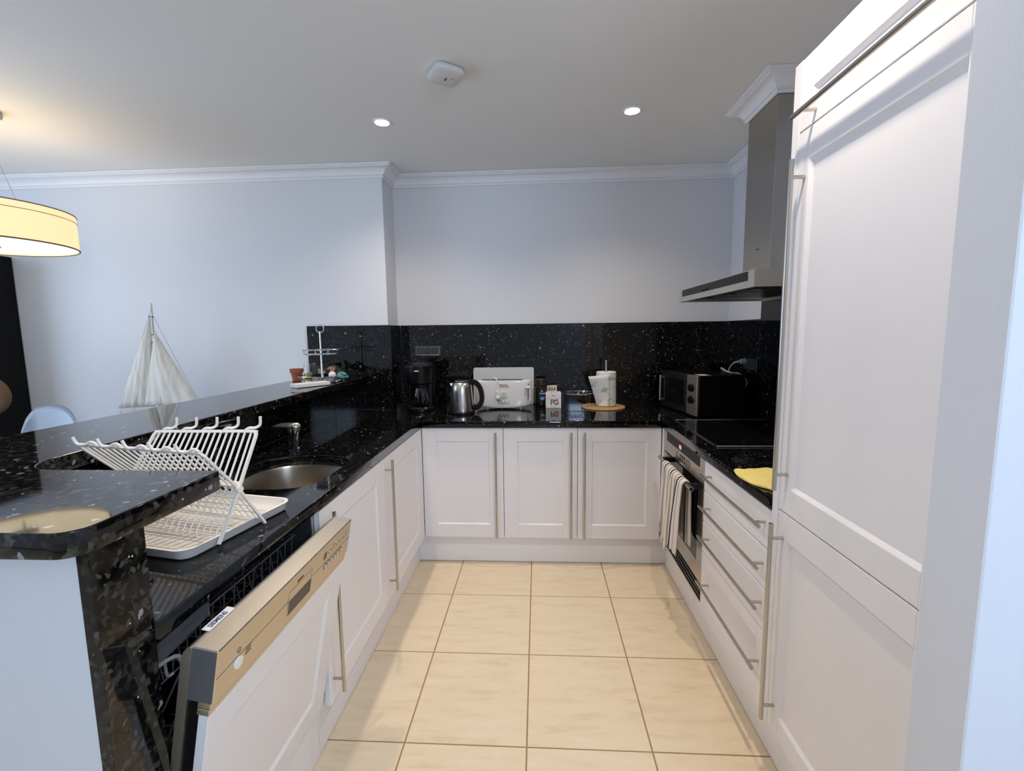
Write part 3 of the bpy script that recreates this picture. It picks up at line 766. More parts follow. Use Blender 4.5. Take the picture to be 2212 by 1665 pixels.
tp = thing('tap', 'chrome mixer tap with flat lever behind the sink bowl', 'tap', (-1.105, 1.975, CT))
bm = B(); lathe(bm, [(0, 0.0005), (0.030, 0.0005), (0.030, 0.004), (0.025, 0.008), (0.0235, 0.010), (0.0235, 0.085), (0.022, 0.098), (0.012, 0.104), (0, 0.105)], (-1.113, 1.985, CT), 28); obj('body', bm, CHROME, tp)
SP0, SP1 = Vector((-1.098, 1.962, 0.908)), Vector((-1.070, 1.936, 1.002)); ax = (SP1 - SP0).normalized()
bm = B(); cyl(bm, SP0, SP1, 0.0165, 0.0170, 28); sp_ = obj('spout', bm, CHROME, tp)
bm = B(); loft(bm, [[SP1 + ax * h + (frame_for(ax)[0] * cos(2 * pi * k / 28) + frame_for(ax)[1] * sin(2 * pi * k / 28)) * r for k in range(28)] for h, r in ((0.0002, 0.0185), (0.020, 0.0190), (0.022, 0.0175), (0.018, 0.0120), (0.010, 0.0110))]); obj('aerator', bm, LIGHTST, sp_)
bm = B()
secs = []
for t_, wd, hh in ((0, 0.020, 0.010), (0.25, 0.019, 0.009), (0.6, 0.015, 0.007), (0.9, 0.011, 0.005), (1.0, 0.004, 0.003)):
    c_ = Vector((-1.098, 1.980, 1.008)).lerp(Vector((-1.205, 1.985, 1.004)), t_) + Vector((0, 0, 0.005 * sin(pi * t_)))
    secs.append([(c_.x, c_.y + wd * cos(2 * pi * k / 14), c_.z + hh * sin(2 * pi * k / 14) - 0.25 * wd * cos(2 * pi * k / 14) * -1) for k in range(14)])
loft(bm, secs); obj('lever', bm, mat('satin chrome', (0.80, 0.80, 0.80), 0.22, 0.9), tp)

# ---------------------------------------------------------------- dish rack on its tray
tr = thing('drip_tray', 'white plastic drip tray under the folding dish rack', 'tray', (-0.95, 1.15, CT), R(-11.0))
Mt = wm(tr)
def tray_ring(x0, x1, y0, y1, r, z): return [(x, y, z) for x, y in rrect(x0, x1, y0, y1, r, 6)]
# local frame: near-right corner found from the photo
inv = Mt.inverted()
c1 = inv @ Vector((-0.800, 0.947, CT)); c2 = inv @ Vector((-0.737, 1.285, CT))
TX1 = (c1.x + c2.x) / 2; TX0 = TX1 - 0.385; TY0, TY1 = c1.y, c2.y
bm = B(); RR_ = []
for o_, z, rr in ((-0.016, 0.0012, 0.022), (-0.010, 0.0012, 0.026), (-0.004, 0.006, 0.03), (-0.001, 0.022, 0.034), (0.002, 0.0245, 0.036), (0.004, 0.0285, 0.038), (0.001, 0.030, 0.036), (-0.0045, 0.0285, 0.032), (-0.007, 0.010, 0.028), (-0.014, 0.0055, 0.024)):
    RR_.append(tray_ring(TX0 - o_, TX1 + o_, TY0 - o_, TY1 + o_, rr, z))
loft(bm, RR_); trb = obj('tray', bm, RACKP, tr, local=True, smooth=50)
bm = B()
for k in range(5):
    y = TY0 + 0.045 + k * (TY1 - TY0 - 0.09) / 4; box(bm, TX0 + 0.03, TX1 - 0.03, y - 0.0025, y + 0.0025, 0.0052, 0.0078, 0.001)
obj('ridge', bm, RACKP, tr, local=True)

rk = thing('dish_rack', 'folding white plastic dish rack with X-shaped legs and peg hooks', 'dish rack', (-0.95, 1.10, 0.925))
bR, bL = Vector((-0.740, 1.150, 1.163)), Vector((-1.100, 1.240, 1.143))
fR, fL = Vector((-0.783, 1.000, 1.143)), Vector((-1.150, 1.060, 1.149))
shift = Vector((-0.365, 0.082, 0))
nR = Vector((-0.777, 1.024, 0.9105)); gR = Vector((-0.739, 1.152, 0.9105))   # near foot / far foot
nL, gL = nR + shift, gR + shift
jR = Vector((-0.758, 1.084, 1.028)); jL = jR + shift
def flat_bar(bm, pts, wdir, w, h):
    """bar of rectangular section along pts"""
    pts = [Vector(p) for p in pts]; rings = []
    for i, p in enumerate(pts):
        t = (pts[min(i + 1, len(pts) - 1)] - pts[max(i - 1, 0)]).normalized()
        u = (wdir - t * wdir.dot(t)).normalized(); v = t.cross(u)
        rings.append([p + u * (w * a) + v * (h * b) for a, b in ((-.5, -.5), (.5, -.5), (.5, .5), (-.5, .5))])
    loft(bm, rings); return bm
def rack_side(name, topR, topL, footR, footL, out, nsl=17):
    # outer frame: from the right foot up over the rounded top corner, along the rail and down to the left foot
    bm = B()
    def mix(a, b, t): return a.lerp(b, t)
    pr = [footR, mix(footR, jR, 0.5), jR, mix(jR, topR, 0.5), mix(jR, topR, 0.9)]
    pl = [mix(jL, topL, 0.9), mix(jL, topL, 0.5), jL, mix(footL, jL, 0.5), footL]
    rail = [mix(topR, topL, 0.012) + (jR - topR).normalized() * 0.004, mix(topR, topL, 0.045), mix(topR, topL, 0.5), mix(topR, topL, 0.955), mix(topR, topL, 0.988) + (jL - topL).normalized() * 0.004]
    flat_bar(bm, smooth_path(pr + rail + pl, 3), (topL - topR).cross(jR - topR).normalized(), 0.0062, 0.0072)
    for t in (0.0,): flat_bar(bm, [mix(jR, topR, 0.10), mix(jL, topL, 0.10)], (topL - topR).cross(jR - topR).normalized(), 0.006, 0.008)
    for t in (0.14, 0.33, 0.52, 0.71, 0.90): flat_bar(bm, [mix(footR, jR, t), mix(footL, jL, t)], Vector((0, 0, 1)), 0.0032, 0.0032)
    fr_ = obj('rack_frame', bm, RACKP, rk, smooth=40)
    for k in range(nsl):
        t = (k + 0.9) / (nsl + 0.8)
        bm = B(); cyl(bm, mix(mix(jR, topR, 0.10), mix(jL, topL, 0.10), t), mix(topR, topL, t), 0.0027, seg=8); obj('slat', bm, RACKP, fr_)
        bm = B(); cyl(bm, mix(mix(footR, jR, 0.14), mix(footL, jL, 0.14), t), mix(mix(jR, topR, 0.10), mix(jL, topL, 0.10), t), 0.0019, seg=6); obj('thin_slat', bm, RACKP, fr_)
    for k in range(5):
        t = 0.055 + k * 0.205
        p = mix(topR, topL, t); a = (topL - topR).normalized()
        path = [p + a * 0.022 + Vector((0, 0, 0.001)), p + a * 0.010 + Vector((0, 0, 0.008)) + out * 0.004, p - a * 0.002 + Vector((0, 0, 0.007)) + out * 0.012, p - a * 0.012 + Vector((0, 0, 0.014)) + out * 0.019, p - a * 0.014 + Vector((0, 0, 0.036)) + out * 0.020]
        if name == 'front':
            path = [p - a * 0.016 + Vector((0, 0, 0.003)), p - a * 0.006 + Vector((0, 0, 0.010)) + out * 0.004, p + a * 0.008 + Vector((0, 0, 0.004)) + out * 0.008, p + a * 0.024 + Vector((0, 0, 0.006)) + out * 0.014, p + a * 0.031 + Vector((0, 0, 0.024)) + out * 0.018]
        bm = B(); tube(bm, smooth_path(path, 5), 0.0037, 8); obj('peg_hook', bm, RACKP, fr_)
rack_side('back', bR, bL, nR, nL, Vector((0.1, 0.5, 0)).normalized())
rack_side('front', fR, fL, gR, gL, Vector((-0.1, -0.5, 0)).normalized())
bm = B(); a = (jL - jR).normalized(); cyl(bm, jR - a * 0.007, jR + a * 0.006, 0.009, seg=16); cyl(bm, jL - a * 0.006, jL + a * 0.007, 0.009, seg=16); obj('pivot', bm, RACKP, rk)
# ---------------------------------------------------------------- coffee maker
cm = thing('coffee_maker', 'black filter coffee maker with glass jug in the back left corner', 'coffee maker', (-0.790, 3.03, CT))
bm = B(); lathe(bm, [(0, 0.0008), (0.088, 0.0008), (0.092, 0.005), (0.092, 0.022), (0.086, 0.032), (0.070, 0.035), (0, 0.035)], (-0.79, 3.02, CT), 36, 1, 0.98); obj('base', bm, BLACK, cm)
bm = B(); prism(bm, rrect(-0.873, -0.707, 3.060, 3.145, 0.03), CT + 0.001, CT + 0.29, bev=0.006); obj('water_tank', bm, BLACK, cm)
bm = B(); lathe(bm, [(0, 0.182), (0.078, 0.182), (0.088, 0.19), (0.092, 0.26), (0.092, 0.292), (0.096, 0.296), (0.094, 0.306), (0.065, 0.322), (0.03, 0.332), (0, 0.334)], (-0.79, 3.03, CT), 36, 0.98, 1.0); hdm = obj('filter_head', bm, BLACK, cm)
bm = B(); box(bm, -0.803, -0.775, 2.9350, 2.9375, CT + 0.270, CT + 0.2765); obj('badge', bm, WHITEP, hdm)
bm = B(); lathe(bm, [(0, 0.036), (0.046, 0.036), (0.060, 0.05), (0.063, 0.075), (0.055, 0.115), (0.040, 0.150), (0.038, 0.165), (0.036, 0.165), (0.038, 0.150), (0.053, 0.115), (0.061, 0.075), (0.058, 0.051), (0.045, 0.038), (0, 0.038)], (-0.785, 3.005, CT), 32); jug = obj('jug', bm, GLASS, cm)
bm = B(); lathe(bm, [(0.0405, 0.158), (0.043, 0.158), (0.043, 0.178), (0, 0.181), (0, 0.168), (0.0405, 0.166)], (-0.785, 3.005, CT), 28); obj('jug_lid', bm, BLACK, jug)
bm = B(); flat_bar(bm, smooth_path([(-0.770, 2.966, CT + 0.165), (-0.766, 2.930, CT + 0.155), (-0.765, 2.922, CT + 0.11), (-0.768, 2.935, CT + 0.062), (-0.770, 2.944, CT + 0.055)], 5), Vector((1, 0, 0)), 0.020, 0.011); obj('jug_handle', bm, BLACK, jug)

# ---------------------------------------------------------------- kettle
kt = thing('kettle', 'brushed steel electric kettle with black handle beside the toaster', 'kettle', (-0.492, 2.915, CT))
kc = (-0.492, 2.915, CT)
bm = B(); lathe(bm, [(0, 0.0008), (0.082, 0.0008), (0.084, 0.004), (0.083, 0.012), (0.076, 0.015), (0, 0.015)], kc, 40); obj('power_base', bm, BLACK, kt)
bm = B(); lathe(bm, [(0, 0.016), (0.077, 0.016), (0.0775, 0.022), (0.074, 0.07), (0.0700, 0.13), (0.0665, 0.165), (0.062, 0.185), (0.054, 0.199), (0.046, 0.204), (0, 0.204)], kc, 44); kb = obj('body', bm, STEEL, kt)
bm = B(); lathe(bm, [(0.048, 0.203), (0.047, 0.212), (0.036, 0.2165), (0, 0.2185)], kc, 36); obj('lid', bm, BLACK, kt)
bm = B(); tube(bm, [(kc[0] + 0.046 * cos(2 * pi * k / 36), kc[1] + 0.046 * sin(2 * pi * k / 36), CT + 0.2105) for k in range(36)], 0.003, 6, True); obj('lid_ring', bm, CHROME, kt)
bm = B(); loft(bm, [[(-0.552, 2.900, 1.072), (-0.552, 2.930, 1.072), (-0.546, 2.928, 1.096), (-0.546, 2.902, 1.096)], [(-0.566, 2.911, 1.090), (-0.566, 2.919, 1.090), (-0.564, 2.919, 1.096), (-0.564, 2.911, 1.096)]]); obj('spout', bm, SINK, kt)
hp = smooth_path([(-0.440, 2.915, 1.104), (-0.405, 2.915, 1.100), (-0.376, 2.915, 1.072), (-0.362, 2.915, 1.025), (-0.364, 2.915, 0.975), (-0.385, 2.915, 0.943), (-0.415, 2.915, 0.933), (-0.425, 2.915, 0.940)], 4)
bm = B(); flat_bar(bm, hp, Vector((0, 1, 0)), 0.030, 0.030)
obj('handle', bm, BLACK, kt, smooth=60)
bm = B(); box(bm, -0.520, -0.513, 2.835, 2.8405, 0.985, 1.055, 0.001); obj('water_gauge', bm, GREYP, kt)
bm = B(); box(bm, -0.545, -0.520, 2.8475, 2.8490, 0.934, 0.938); obj('badge', bm, INK, kt)

# ---------------------------------------------------------------- toaster
tt = thing('toaster', 'wide white long-slot toaster with its white cord and plug hanging down the front', 'toaster', (-0.235, 3.12, CT))
def t_ring(z, s, dz=0):
    pts_ = []
    hw = 0.193 * s; n = 14
    for k in range(n + 1):
        u = -1 + 2 * k / n
        pts_.append((-0.235 + hw * u, 3.120 - (0.052 + 0.016 * (1 - u * u)) * (s * 0.35 + 0.65) * (1 - 0.55 * abs(u) ** 9), z - 0.010 * (1 - u * u) * dz))
    for k in range(n + 1):
        u = 1 - 2 * k / n
        pts_.append((-0.235 + hw * u, 3.120 + 0.052 * (s * 0.35 + 0.65) * (1 - 0.55 * abs(u) ** 9), z - 0.010 * (1 - u * u) * dz))
    return pts_
bm = B(); loft(bm, [t_ring(0.921, 0.90, 1), t_ring(0.924, 0.95, 1), t_ring(0.934, 0.985, 1), t_ring(0.96, 1.0, .3), t_ring(1.06, 0.985), t_ring(1.082, 0.975), t_ring(1.091, 0.955), t_ring(1.0945, 0.925)])
tb = obj('shell', bm, CREAM, tt, smooth=50)
bm = B(); box(bm, -0.385, -0.105, 3.098, 3.150, 1.0935, 1.0965, 0.002); obj('bread_slot', bm, BLACK, tt)
for x in (-0.345, -0.12):
    bm = B(); cyl(bm, (x, 3.085, CT + 0.0008), (x, 3.085, 0.925), 0.008, 0.010, 12); obj('foot', bm, WPLAST, tt)
yf = 3.052
bm = B(); box(bm, -0.0675, -0.0635, 3.0595, 3.066, 0.968, 1.074); obj('lever_slot', bm, BLACK, tt)
bm = B(); box(bm, -0.081, -0.052, 3.042, 3.064, 1.043, 1.058, 0.003, 2); obj('lever', bm, WPLAST, tt)
bm = B(); cyl(bm, (-0.232, 3.054, 1.000), (-0.232, 3.0435, 1.000), 0.0215, 0.0205, 24); dl = obj('browning_dial', bm, mat('beige dial', (0.62, 0.58, 0.50), 0.4), tt)
bm = B(); box(bm, -0.2345, -0.2295, 3.0395, 3.0440, 0.982, 1.018); obj('dial_ridge', bm, dl.data.materials[0], dl)
for x in (-0.262, -0.236, -0.210):
    bm = B(); cyl(bm, (x, 3.054, 0.957), (x, 3.0455, 0.957), 0.0105, seg=18); b_ = obj('button', bm, CREAM, tt)
    bm = B(); tube(bm, [(x + 0.0110 * cos(2 * pi * k / 20), 3.0475, 0.957 + 0.0110 * sin(2 * pi * k / 20)) for k in range(20)], 0.0008, 5, True); obj('button_ring', bm, mat('brown print', (0.25, 0.15, 0.10), 0.5) if x < -0.26 else bpy.data.materials['brown print'], b_)
bm = text_bm('Moulinex', 0.0145, (-0.258, 3.0493, 1.062), (1, 0, 0), (0, 0, 1), 0.0006, bold=0.0002, shear=0.25); obj('lettering', bm, RED, tt)
bm = B(); box(bm, -0.258, -0.205, 3.0490, 3.0500, 1.0525, 1.0545); prism(bm, [(-0.205, 1.050), (-0.196, 1.0555), (-0.199, 1.0575), (-0.208, 1.053)], 3.049, 3.050, lambda a, b, c: (a, c, b)); obj('printed_line', bm, INK, tt)
bm = B(); tube(bm, smooth_path([(-0.325, 3.115, 1.092), (-0.312, 3.100, 1.106), (-0.290, 3.062, 1.113), (-0.276, 3.042, 1.103), (-0.274, 3.040, 1.075), (-0.274, 3.040, 1.02)], 6), 0.0032, 8); cd = obj('cord', bm, WPLAST, tt)
bm = B(); cyl(bm, (-0.274, 3.038, 1.020), (-0.271, 3.036, 0.996), 0.009, 0.007, 12); cyl(bm, (-0.274, 3.038, 1.022), (-0.274, 3.038, 1.018), 0.0105, seg=12); box(bm, -0.282, -0.255, 3.026, 3.046, 0.972, 0.996, 0.004, 2); obj('plug', bm, WPLAST, cd)
bm = B()
for dx in (-0.006, 0.008): cyl(bm, (-0.268 + dx, 3.030, 0.972), (-0.262 + dx, 3.026, 0.957), 0.0022, seg=8)
obj('plug_pin', bm, DARKGREY, cd)

# white board leaning behind the toaster
bm = B(); prism(bm, rrect(-0.465, -0.030, 0.9008, 1.166, 0.014, 5), 3.262, 3.274, lambda a, b, c: (a, c + (b - 0.9) * 0.09, b), bev=0.002, seg=1)
tag(obj('chopping_board', bm, mat('grey white board', (0.56, 0.575, 0.55), 0.45)), 'pale grey rectangular chopping board leaning on the splashback behind the toaster', 'board')

# ---------------------------------------------------------------- coffee jar
jr = thing('coffee_jar', 'dark brown jar of instant coffee with black label between toaster and tea box', 'jar', (0.020, 3.205, CT))
jc = (0.020, 3.205, CT)
bm = B(); lathe(bm, [(0, 0.0008), (0.036, 0.0008), (0.042, 0.006), (0.0435, 0.02), (0.0435, 0.125), (0.040, 0.138), (0.036, 0.145), (0, 0.146)], jc, 32); obj('glass', bm, JAR, jr)
bm = B(); lathe(bm, [(0, 0.1465), (0.037, 0.1465), (0.0395, 0.15), (0.0385, 0.187), (0.035, 0.192), (0, 0.193)], jc, 32); obj('lid', bm, JARLID, jr)
def on_jar(a, z, r): an = R(-90) + a; return (jc[0] + r * cos(an), jc[1] + r * sin(an), CT + z)
bm = B(); loft(bm, [[on_jar(-0.55 + 1.7 * k / 14, z, 0.0438) for k in range(15)] for z in (0.028, 0.140)][::1], caps=False, closed=False); lb = obj('label_band', bm, mat('black label', (0.012, 0.010, 0.010), 0.4), jr)
bm = text_bm('CLASSIC', 0.0140, (jc[0] - 0.011, jc[1] - 0.0468, CT + 0.088), (1, 0.05, 0), (0, 0, 1), 0.0004, bold=0.0002); obj('lettering', bm, WHITEP, lb)
bm = B(); box(bm, jc[0] - 0.002, jc[0] + 0.014, jc[1] - 0.0466, jc[1] - 0.0458, CT + 0.104, CT + 0.107); cyl(bm, (jc[0] + 0.006, jc[1] - 0.0458, CT + 0.114), (jc[0] + 0.006, jc[1] - 0.0466, CT + 0.114), 0.0035, seg=10); obj('small_print', bm, WHITEP, lb)
bm = B(); f_j = lambda a, b, c: (jc[0] + a, jc[1] - c, CT + b)
prism(bm, [(-0.006, 0.072), (0.026, 0.072), (0.0245, 0.055), (0.019, 0.048), (0.001, 0.048), (-0.0045, 0.055)], 0.0455, 0.0466, f_j); obj('cup_picture', bm, BLUEP, lb)
bm = B(); cyl(bm, f_j(0.010, 0.072, 0.0463), f_j(0.010, 0.072, 0.0470), 0.014, seg=20)
for v_ in bm.verts: v_.co.z = CT + 0.0725 + (v_.co.z - CT - 0.072) * 0.42
obj('cup_rim_picture', bm, NAVY, lb)

# ---------------------------------------------------------------- tea box and sachets
tx = thing('tea_box', 'white tea bag carton with large green and red letters on the back worktop', 'box', (0.104, 3.15, CT))
bm = B(); box(bm, 0.052, 0.156, 3.100, 3.200, CT + 0.0008, CT + 0.103, 0.0006); obj('carton', bm, PAPER, tx)
bm = B(); box(bm, 0.1562, 0.1568, 3.1005, 3.1995, CT + 0.001, CT + 0.1028); obj('side_panel', bm, mat('dark red card', (0.16, 0.018, 0.014), 0.5), tx)
bm = text_bm('P', 0.052, (0.082, 3.0994, CT + 0.024), (1, 0, 0), (0, 0, 1), 0.0003, bold=0.0008); obj('lettering', bm, GREENP, tx)
bm = text_bm('G', 0.052, (0.101, 3.0990, CT + 0.024), (1, 0, 0), (0, 0, 1), 0.0003, bold=0.0008); obj('lettering', bm, RED, tx)
bm = text_bm('tips', 0.011, (0.116, 3.0985, CT + 0.046), (1, 0, 0), (0, 0, 1), 0.0003); obj('lettering', bm, INK, tx)
bm = B(); box(bm, 0.052, 0.156, 3.0994, 3.0999, CT + 0.067, CT + 0.0685); box(bm, 0.088, 0.118, 3.0993, 3.0999, CT + 0.009, CT + 0.011)
obj('lid_seam', bm, mat('grey print', (0.4, 0.4, 0.4), 0.6), tx)
bm = B()
for k in range(3): prism(bm, [(0.080 + k * 0.019, 3.13), (0.090 + k * 0.019, 3.13), (0.096 + k * 0.018, 3.165), (0.088 + k * 0.018, 3.165)], CT + 0.1030, CT + 0.1036)
obj('top_print', bm, RED, tx)
bm = B(); box(bm, 0.092, 0.112, 3.0993, 3.0999, CT + 0.082, CT + 0.088); obj('small_print', bm, mat('faded red print', (0.45, 0.2, 0.2), 0.6), tx)
sb = thing('sachet_box', 'small open beige sachet box standing behind the tea carton', 'box', (0.09, 3.235, CT))
bm = B(); loft(bm, [[(0.070, 3.215, 0.9008), (0.140, 3.215, 0.9008), (0.140, 3.260, 0.9008), (0.070, 3.260, 0.9008)], [(0.062, 3.215, 1.036), (0.130, 3.215, 1.036), (0.134, 3.260, 1.040), (0.066, 3.260, 1.040)]]); obj('carton', bm, BEIGE, sb)
bm = B()
for k in range(3): box(bm, 0.076 + k * 0.018, 0.084 + k * 0.018, 3.2138, 3.2148, 1.009, 1.026)
obj('printed_symbols', bm, INK, sb)['kind'] = 'stuff'

# ---------------------------------------------------------------- wire stand
ws = thing('wire_stand', 'low round chrome wire stand between tea box and kitchen roll', 'wire stand', (0.275, 3.17, CT))
bm = B()
c_ = (0.275, 3.175)
tube(bm, [(c_[0] + 0.108 * cos(2 * pi * k / 44), c_[1] + 0.095 * sin(2 * pi * k / 44), 0.997) for k in range(44)], 0.0022, 6, True)
tube(bm, [(c_[0] + 0.098 * cos(2 * pi * k / 44), c_[1] + 0.085 * sin(2 * pi * k / 44), 0.990) for k in range(44)], 0.0016, 6, True)
for k in range(5): cyl(bm, (c_[0] - 0.07 + 0.035 * k, c_[1] - 0.095 * math.sqrt(1 - ((-0.07 + 0.035 * k) / .108) ** 2), 0.996), (c_[0] - 0.07 + 0.035 * k, c_[1] + 0.095 * math.sqrt(1 - ((-0.07 + 0.035 * k) / .108) ** 2), 0.996), 0.0014, seg=6)
obj('ring', bm, CHROME, ws)
for a0 in (-50, 60, 180):
    bm = B(); x = c_[0] + 0.105 * cos(R(a0)); y = c_[1] + 0.092 * sin(R(a0))
    t_ = Vector((-sin(R(a0)), cos(R(a0)), 0)) * 0.010
    p = Vector((x, y, 0.994)); tube(bm, [p - t_, p - t_ + Vector((0, 0, -0.090)), p + t_ + Vector((0, 0, -0.090)), p + t_], 0.0018, 6); obj('leg', bm, CHROME, ws)

# ---------------------------------------------------------------- kitchen roll on cork mat
ck = tag(obj('cork_mat', lathe(B(), [(0, 0.0008), (0.147, 0.0008), (0.149, 0.003), (0.147, 0.0075), (0, 0.008)], (0.442, 3.135, CT), 56), CORK), 'round cork mat under the kitchen roll', 'mat')
kr = thing('paper_roll', 'kitchen roll with pale green print, its loose sheet sticking out left', 'paper roll', (0.462, 3.15, CT + 0.009))
rc = (0.464, 3.15, CT)
bm = B(); lathe(bm, [(0.018, 0.012), (0.066, 0.012), (0.0685, 0.016), (0.0665, 0.240), (0.0640, 0.243), (0.018, 0.243), (0.018, 0.012)], rc, 44); obj('roll', bm, PTOWEL, kr)
bm = B(); n = 8; rings = []
def sheet(u, v_):
    bot = Vector((0.400, 3.120, 0.913)).lerp(Vector((0.480, 3.0785, 0.909)), u); top = Vector((0.333, 3.060, 1.118)).lerp(Vector((0.478, 3.0795, 1.130)), u)
    p = bot.lerp(top, v_); p.y -= 0.006 * sin(pi * u); return p
loft(bm, [[sheet(k / n, j / n) for k in range(n + 1)] for j in range(n + 1)], caps=False, closed=False)
sh = obj('loose_sheet', bm, PTOWEL, kr, smooth=180); m_ = sh.modifiers.new('thick', 'SOLIDIFY'); m_.thickness = 0.0008
rh = thing('roll_holder', 'steel rod holder standing up through the kitchen roll', 'roll holder', (0.464, 3.15, CT + 0.009))
bm = B(); lathe(bm, [(0, 0.0085), (0.062, 0.0085), (0.062, 0.0115), (0, 0.0118)], rc, 32); obj('foot_plate', bm, STEEL, rh)
bm = B(); lathe(bm, [(0, 0.012), (0.0065, 0.012), (0.0065, 0.312), (0.0085, 0.313), (0.0085, 0.320), (0, 0.321)], rc, 18); obj('rod', bm, LIGHTST, rh)

# ---------------------------------------------------------------- microwave
mw_a = math.atan2(0.185, 0.983)
mw = thing('microwave', 'black microwave with two dials standing in the right back corner', 'microwave', (0.922, 2.702, CT), mw_a)
bm = B(); box(bm, 0.012, 0.300, 0.0, 0.468, 0.012, 0.250, 0.003); obj('casing', bm, BLACK, mw, local=True)
bm = B(); box(bm, 0.0, 0.0115, 0.116, 0.468, 0.012, 0.249, 0.002); md_ = obj('door', bm, mat('dark brushed steel', (0.16, 0.155, 0.145), 0.35, 1.0), mw, local=True)
bm = B(); box(bm, -0.0008, 0.0, 0.150, 0.440, 0.052, 0.212); obj('window', bm, GLOSSBLK, md_, local=True)
bm = B(); box(bm, -0.020, -0.010, 0.441, 0.452, 0.045, 0.218, 0.003); box(bm, -0.011, 0.0, 0.443, 0.450, 0.052, 0.062); box(bm, -0.011, 0.0, 0.443, 0.450, 0.200, 0.210); obj('door_handle', bm, LIGHTST, md_, local=True)
bm = B(); box(bm, 0.0, 0.0115, 0.001, 0.1145, 0.052, 0.249, 0.0015); cp2 = obj('control_panel', bm, LIGHTST, mw, local=True)
for z in (0.176, 0.104):
    bm = B(); cyl(bm, (0.0, 0.058, z), (-0.016, 0.058, z), 0.024, 0.021, 24); kn = obj('dial', bm, BLACK, cp2, local=True)
    bm = B(); box(bm, -0.022, -0.015, 0.0535, 0.0625, z - 0.020, z + 0.020, 0.002); obj('dial_grip', bm, BLACK, kn, local=True)
bm = B(); box(bm, 0.0, 0.0115, 0.001, 0.1145, 0.012, 0.0505, 0.0015); obj('door_button', bm, LIGHTST, mw, local=True)
bm = B()
for x in (0.04, 0.27):
    for y in (0.05, 0.42): cyl(bm, (x, y, 0.0008), (x, y, 0.013), 0.012, seg=12)
obj('feet', bm, BLACK, mw, local=True)
bm = B(); prism(bm, [(0.035, 0.012), (0.10, 0.018), (0.095, 0.10), (0.03, 0.094)], 0.2503, 0.2508); obj('paper_label', bm, mat('beige paper', (0.62, 0.50, 0.36), 0.7), mw, local=True)

# sockets
def socket(name, label, f, a0, a1, z0, z1, frame_m):
    c = f((a0 + a1) / 2, z0, 0)
    t = thing(name, label, 'socket', c)
    bm = B(); fbox(bm, f, a0, a1, z0, z1, 0.0008, 0.009, 0.002); pl = obj('face_plate', bm, frame_m, t)
    wd = (a1 - a0) * 0.84 / 3; s = a0 + (a1 - a0) * 0.08
    for k in range(3):
        bm = B(); fbox(bm, f, s + k * wd + 0.001, s + (k + 1) * wd - 0.001, z0 + 0.011, z1 - 0.011, 0.0091, 0.0105, 0.0005); md2 = obj('module', bm, GREYP, pl)
        if k > 0:
            bm = B(); ringf(bm, f, s + (k + 0.5) * wd, (z0 + z1) / 2, 0.019, 0.0108, 0.0016, n=20)
            for dx in (-0.008, 0.008): p = f(s + (k + 0.5) * wd + dx, (z0 + z1) / 2, 0.0106); q = f(s + (k + 0.5) * wd + dx, (z0 + z1) / 2, 0.0112); cyl(bm, p, q, 0.0024, seg=8)
            o_ = obj('pin_holes', bm, BLACK, pl)
    bm = B(); fbox(bm, f, a0 + 0.014, a1 - 0.014, z0 + 0.005, z0 + 0.0085, 0.0091, 0.0100); obj('trim_strip', bm, LIGHTST, pl)
    return t
socket('wall_socket', 'triple socket in grey frame on the splashback above the coffee maker', lambda a, z, d: (a, SB - d, z), -0.888, -0.703, 1.255, 1.325, mat('grey socket frame', (0.085, 0.09, 0.097), 0.4))
socket('wall_socket', 'triple socket on the right granite panel with the grey cord plugged in', lambda a, z, d: (SXR - d, 5.805 - a, z), 2.812, 2.995, 1.168, 1.238, mat('dark socket frame', (0.025, 0.03, 0.035), 0.35))
pc = thing('power_cord', 'pale grey power cord looping above the microwave from the right socket', 'cord', (1.27, 2.95, 1.2))
GCORD = mat('pale grey cord', (0.42, 0.46, 0.50), 0.5)
bm = B(); cyl(bm, (1.297, 2.955, 1.216), (1.268, 2.955, 1.216), 0.018, 0.015, 18); cyl(bm, (1.268, 2.955, 1.216), (1.255, 2.975, 1.213), 0.008, 0.006, 12); obj('plug', bm, mat('pale grey plug', (0.36, 0.42, 0.48), 0.35), pc)
bm = B(); tube(bm, smooth_path([(1.258, 2.972, 1.213), (1.252, 3.01, 1.203), (1.25, 3.055, 1.178), (1.25, 3.08, 1.145), (1.25, 3.02, 1.138), (1.24, 2.925, 1.146), (1.24, 2.84, 1.131), (1.245, 2.802, 1.10), (1.25, 2.848, 1.062), (1.25, 2.935, 1.050)], 6), 0.0048, 8); obj('cable', bm, GCORD, pc)
bm = B(); tube(bm, smooth_path([(1.23, 2.90, 1.108), (1.225, 2.97, 1.130), (1.22, 3.06, 1.152), (1.22, 3.13, 1.162), (1.23, 3.12, 1.148), (1.245, 3.06, 1.136)], 6), 0.0052, 8); obj('cable', bm, GCORD, pc)

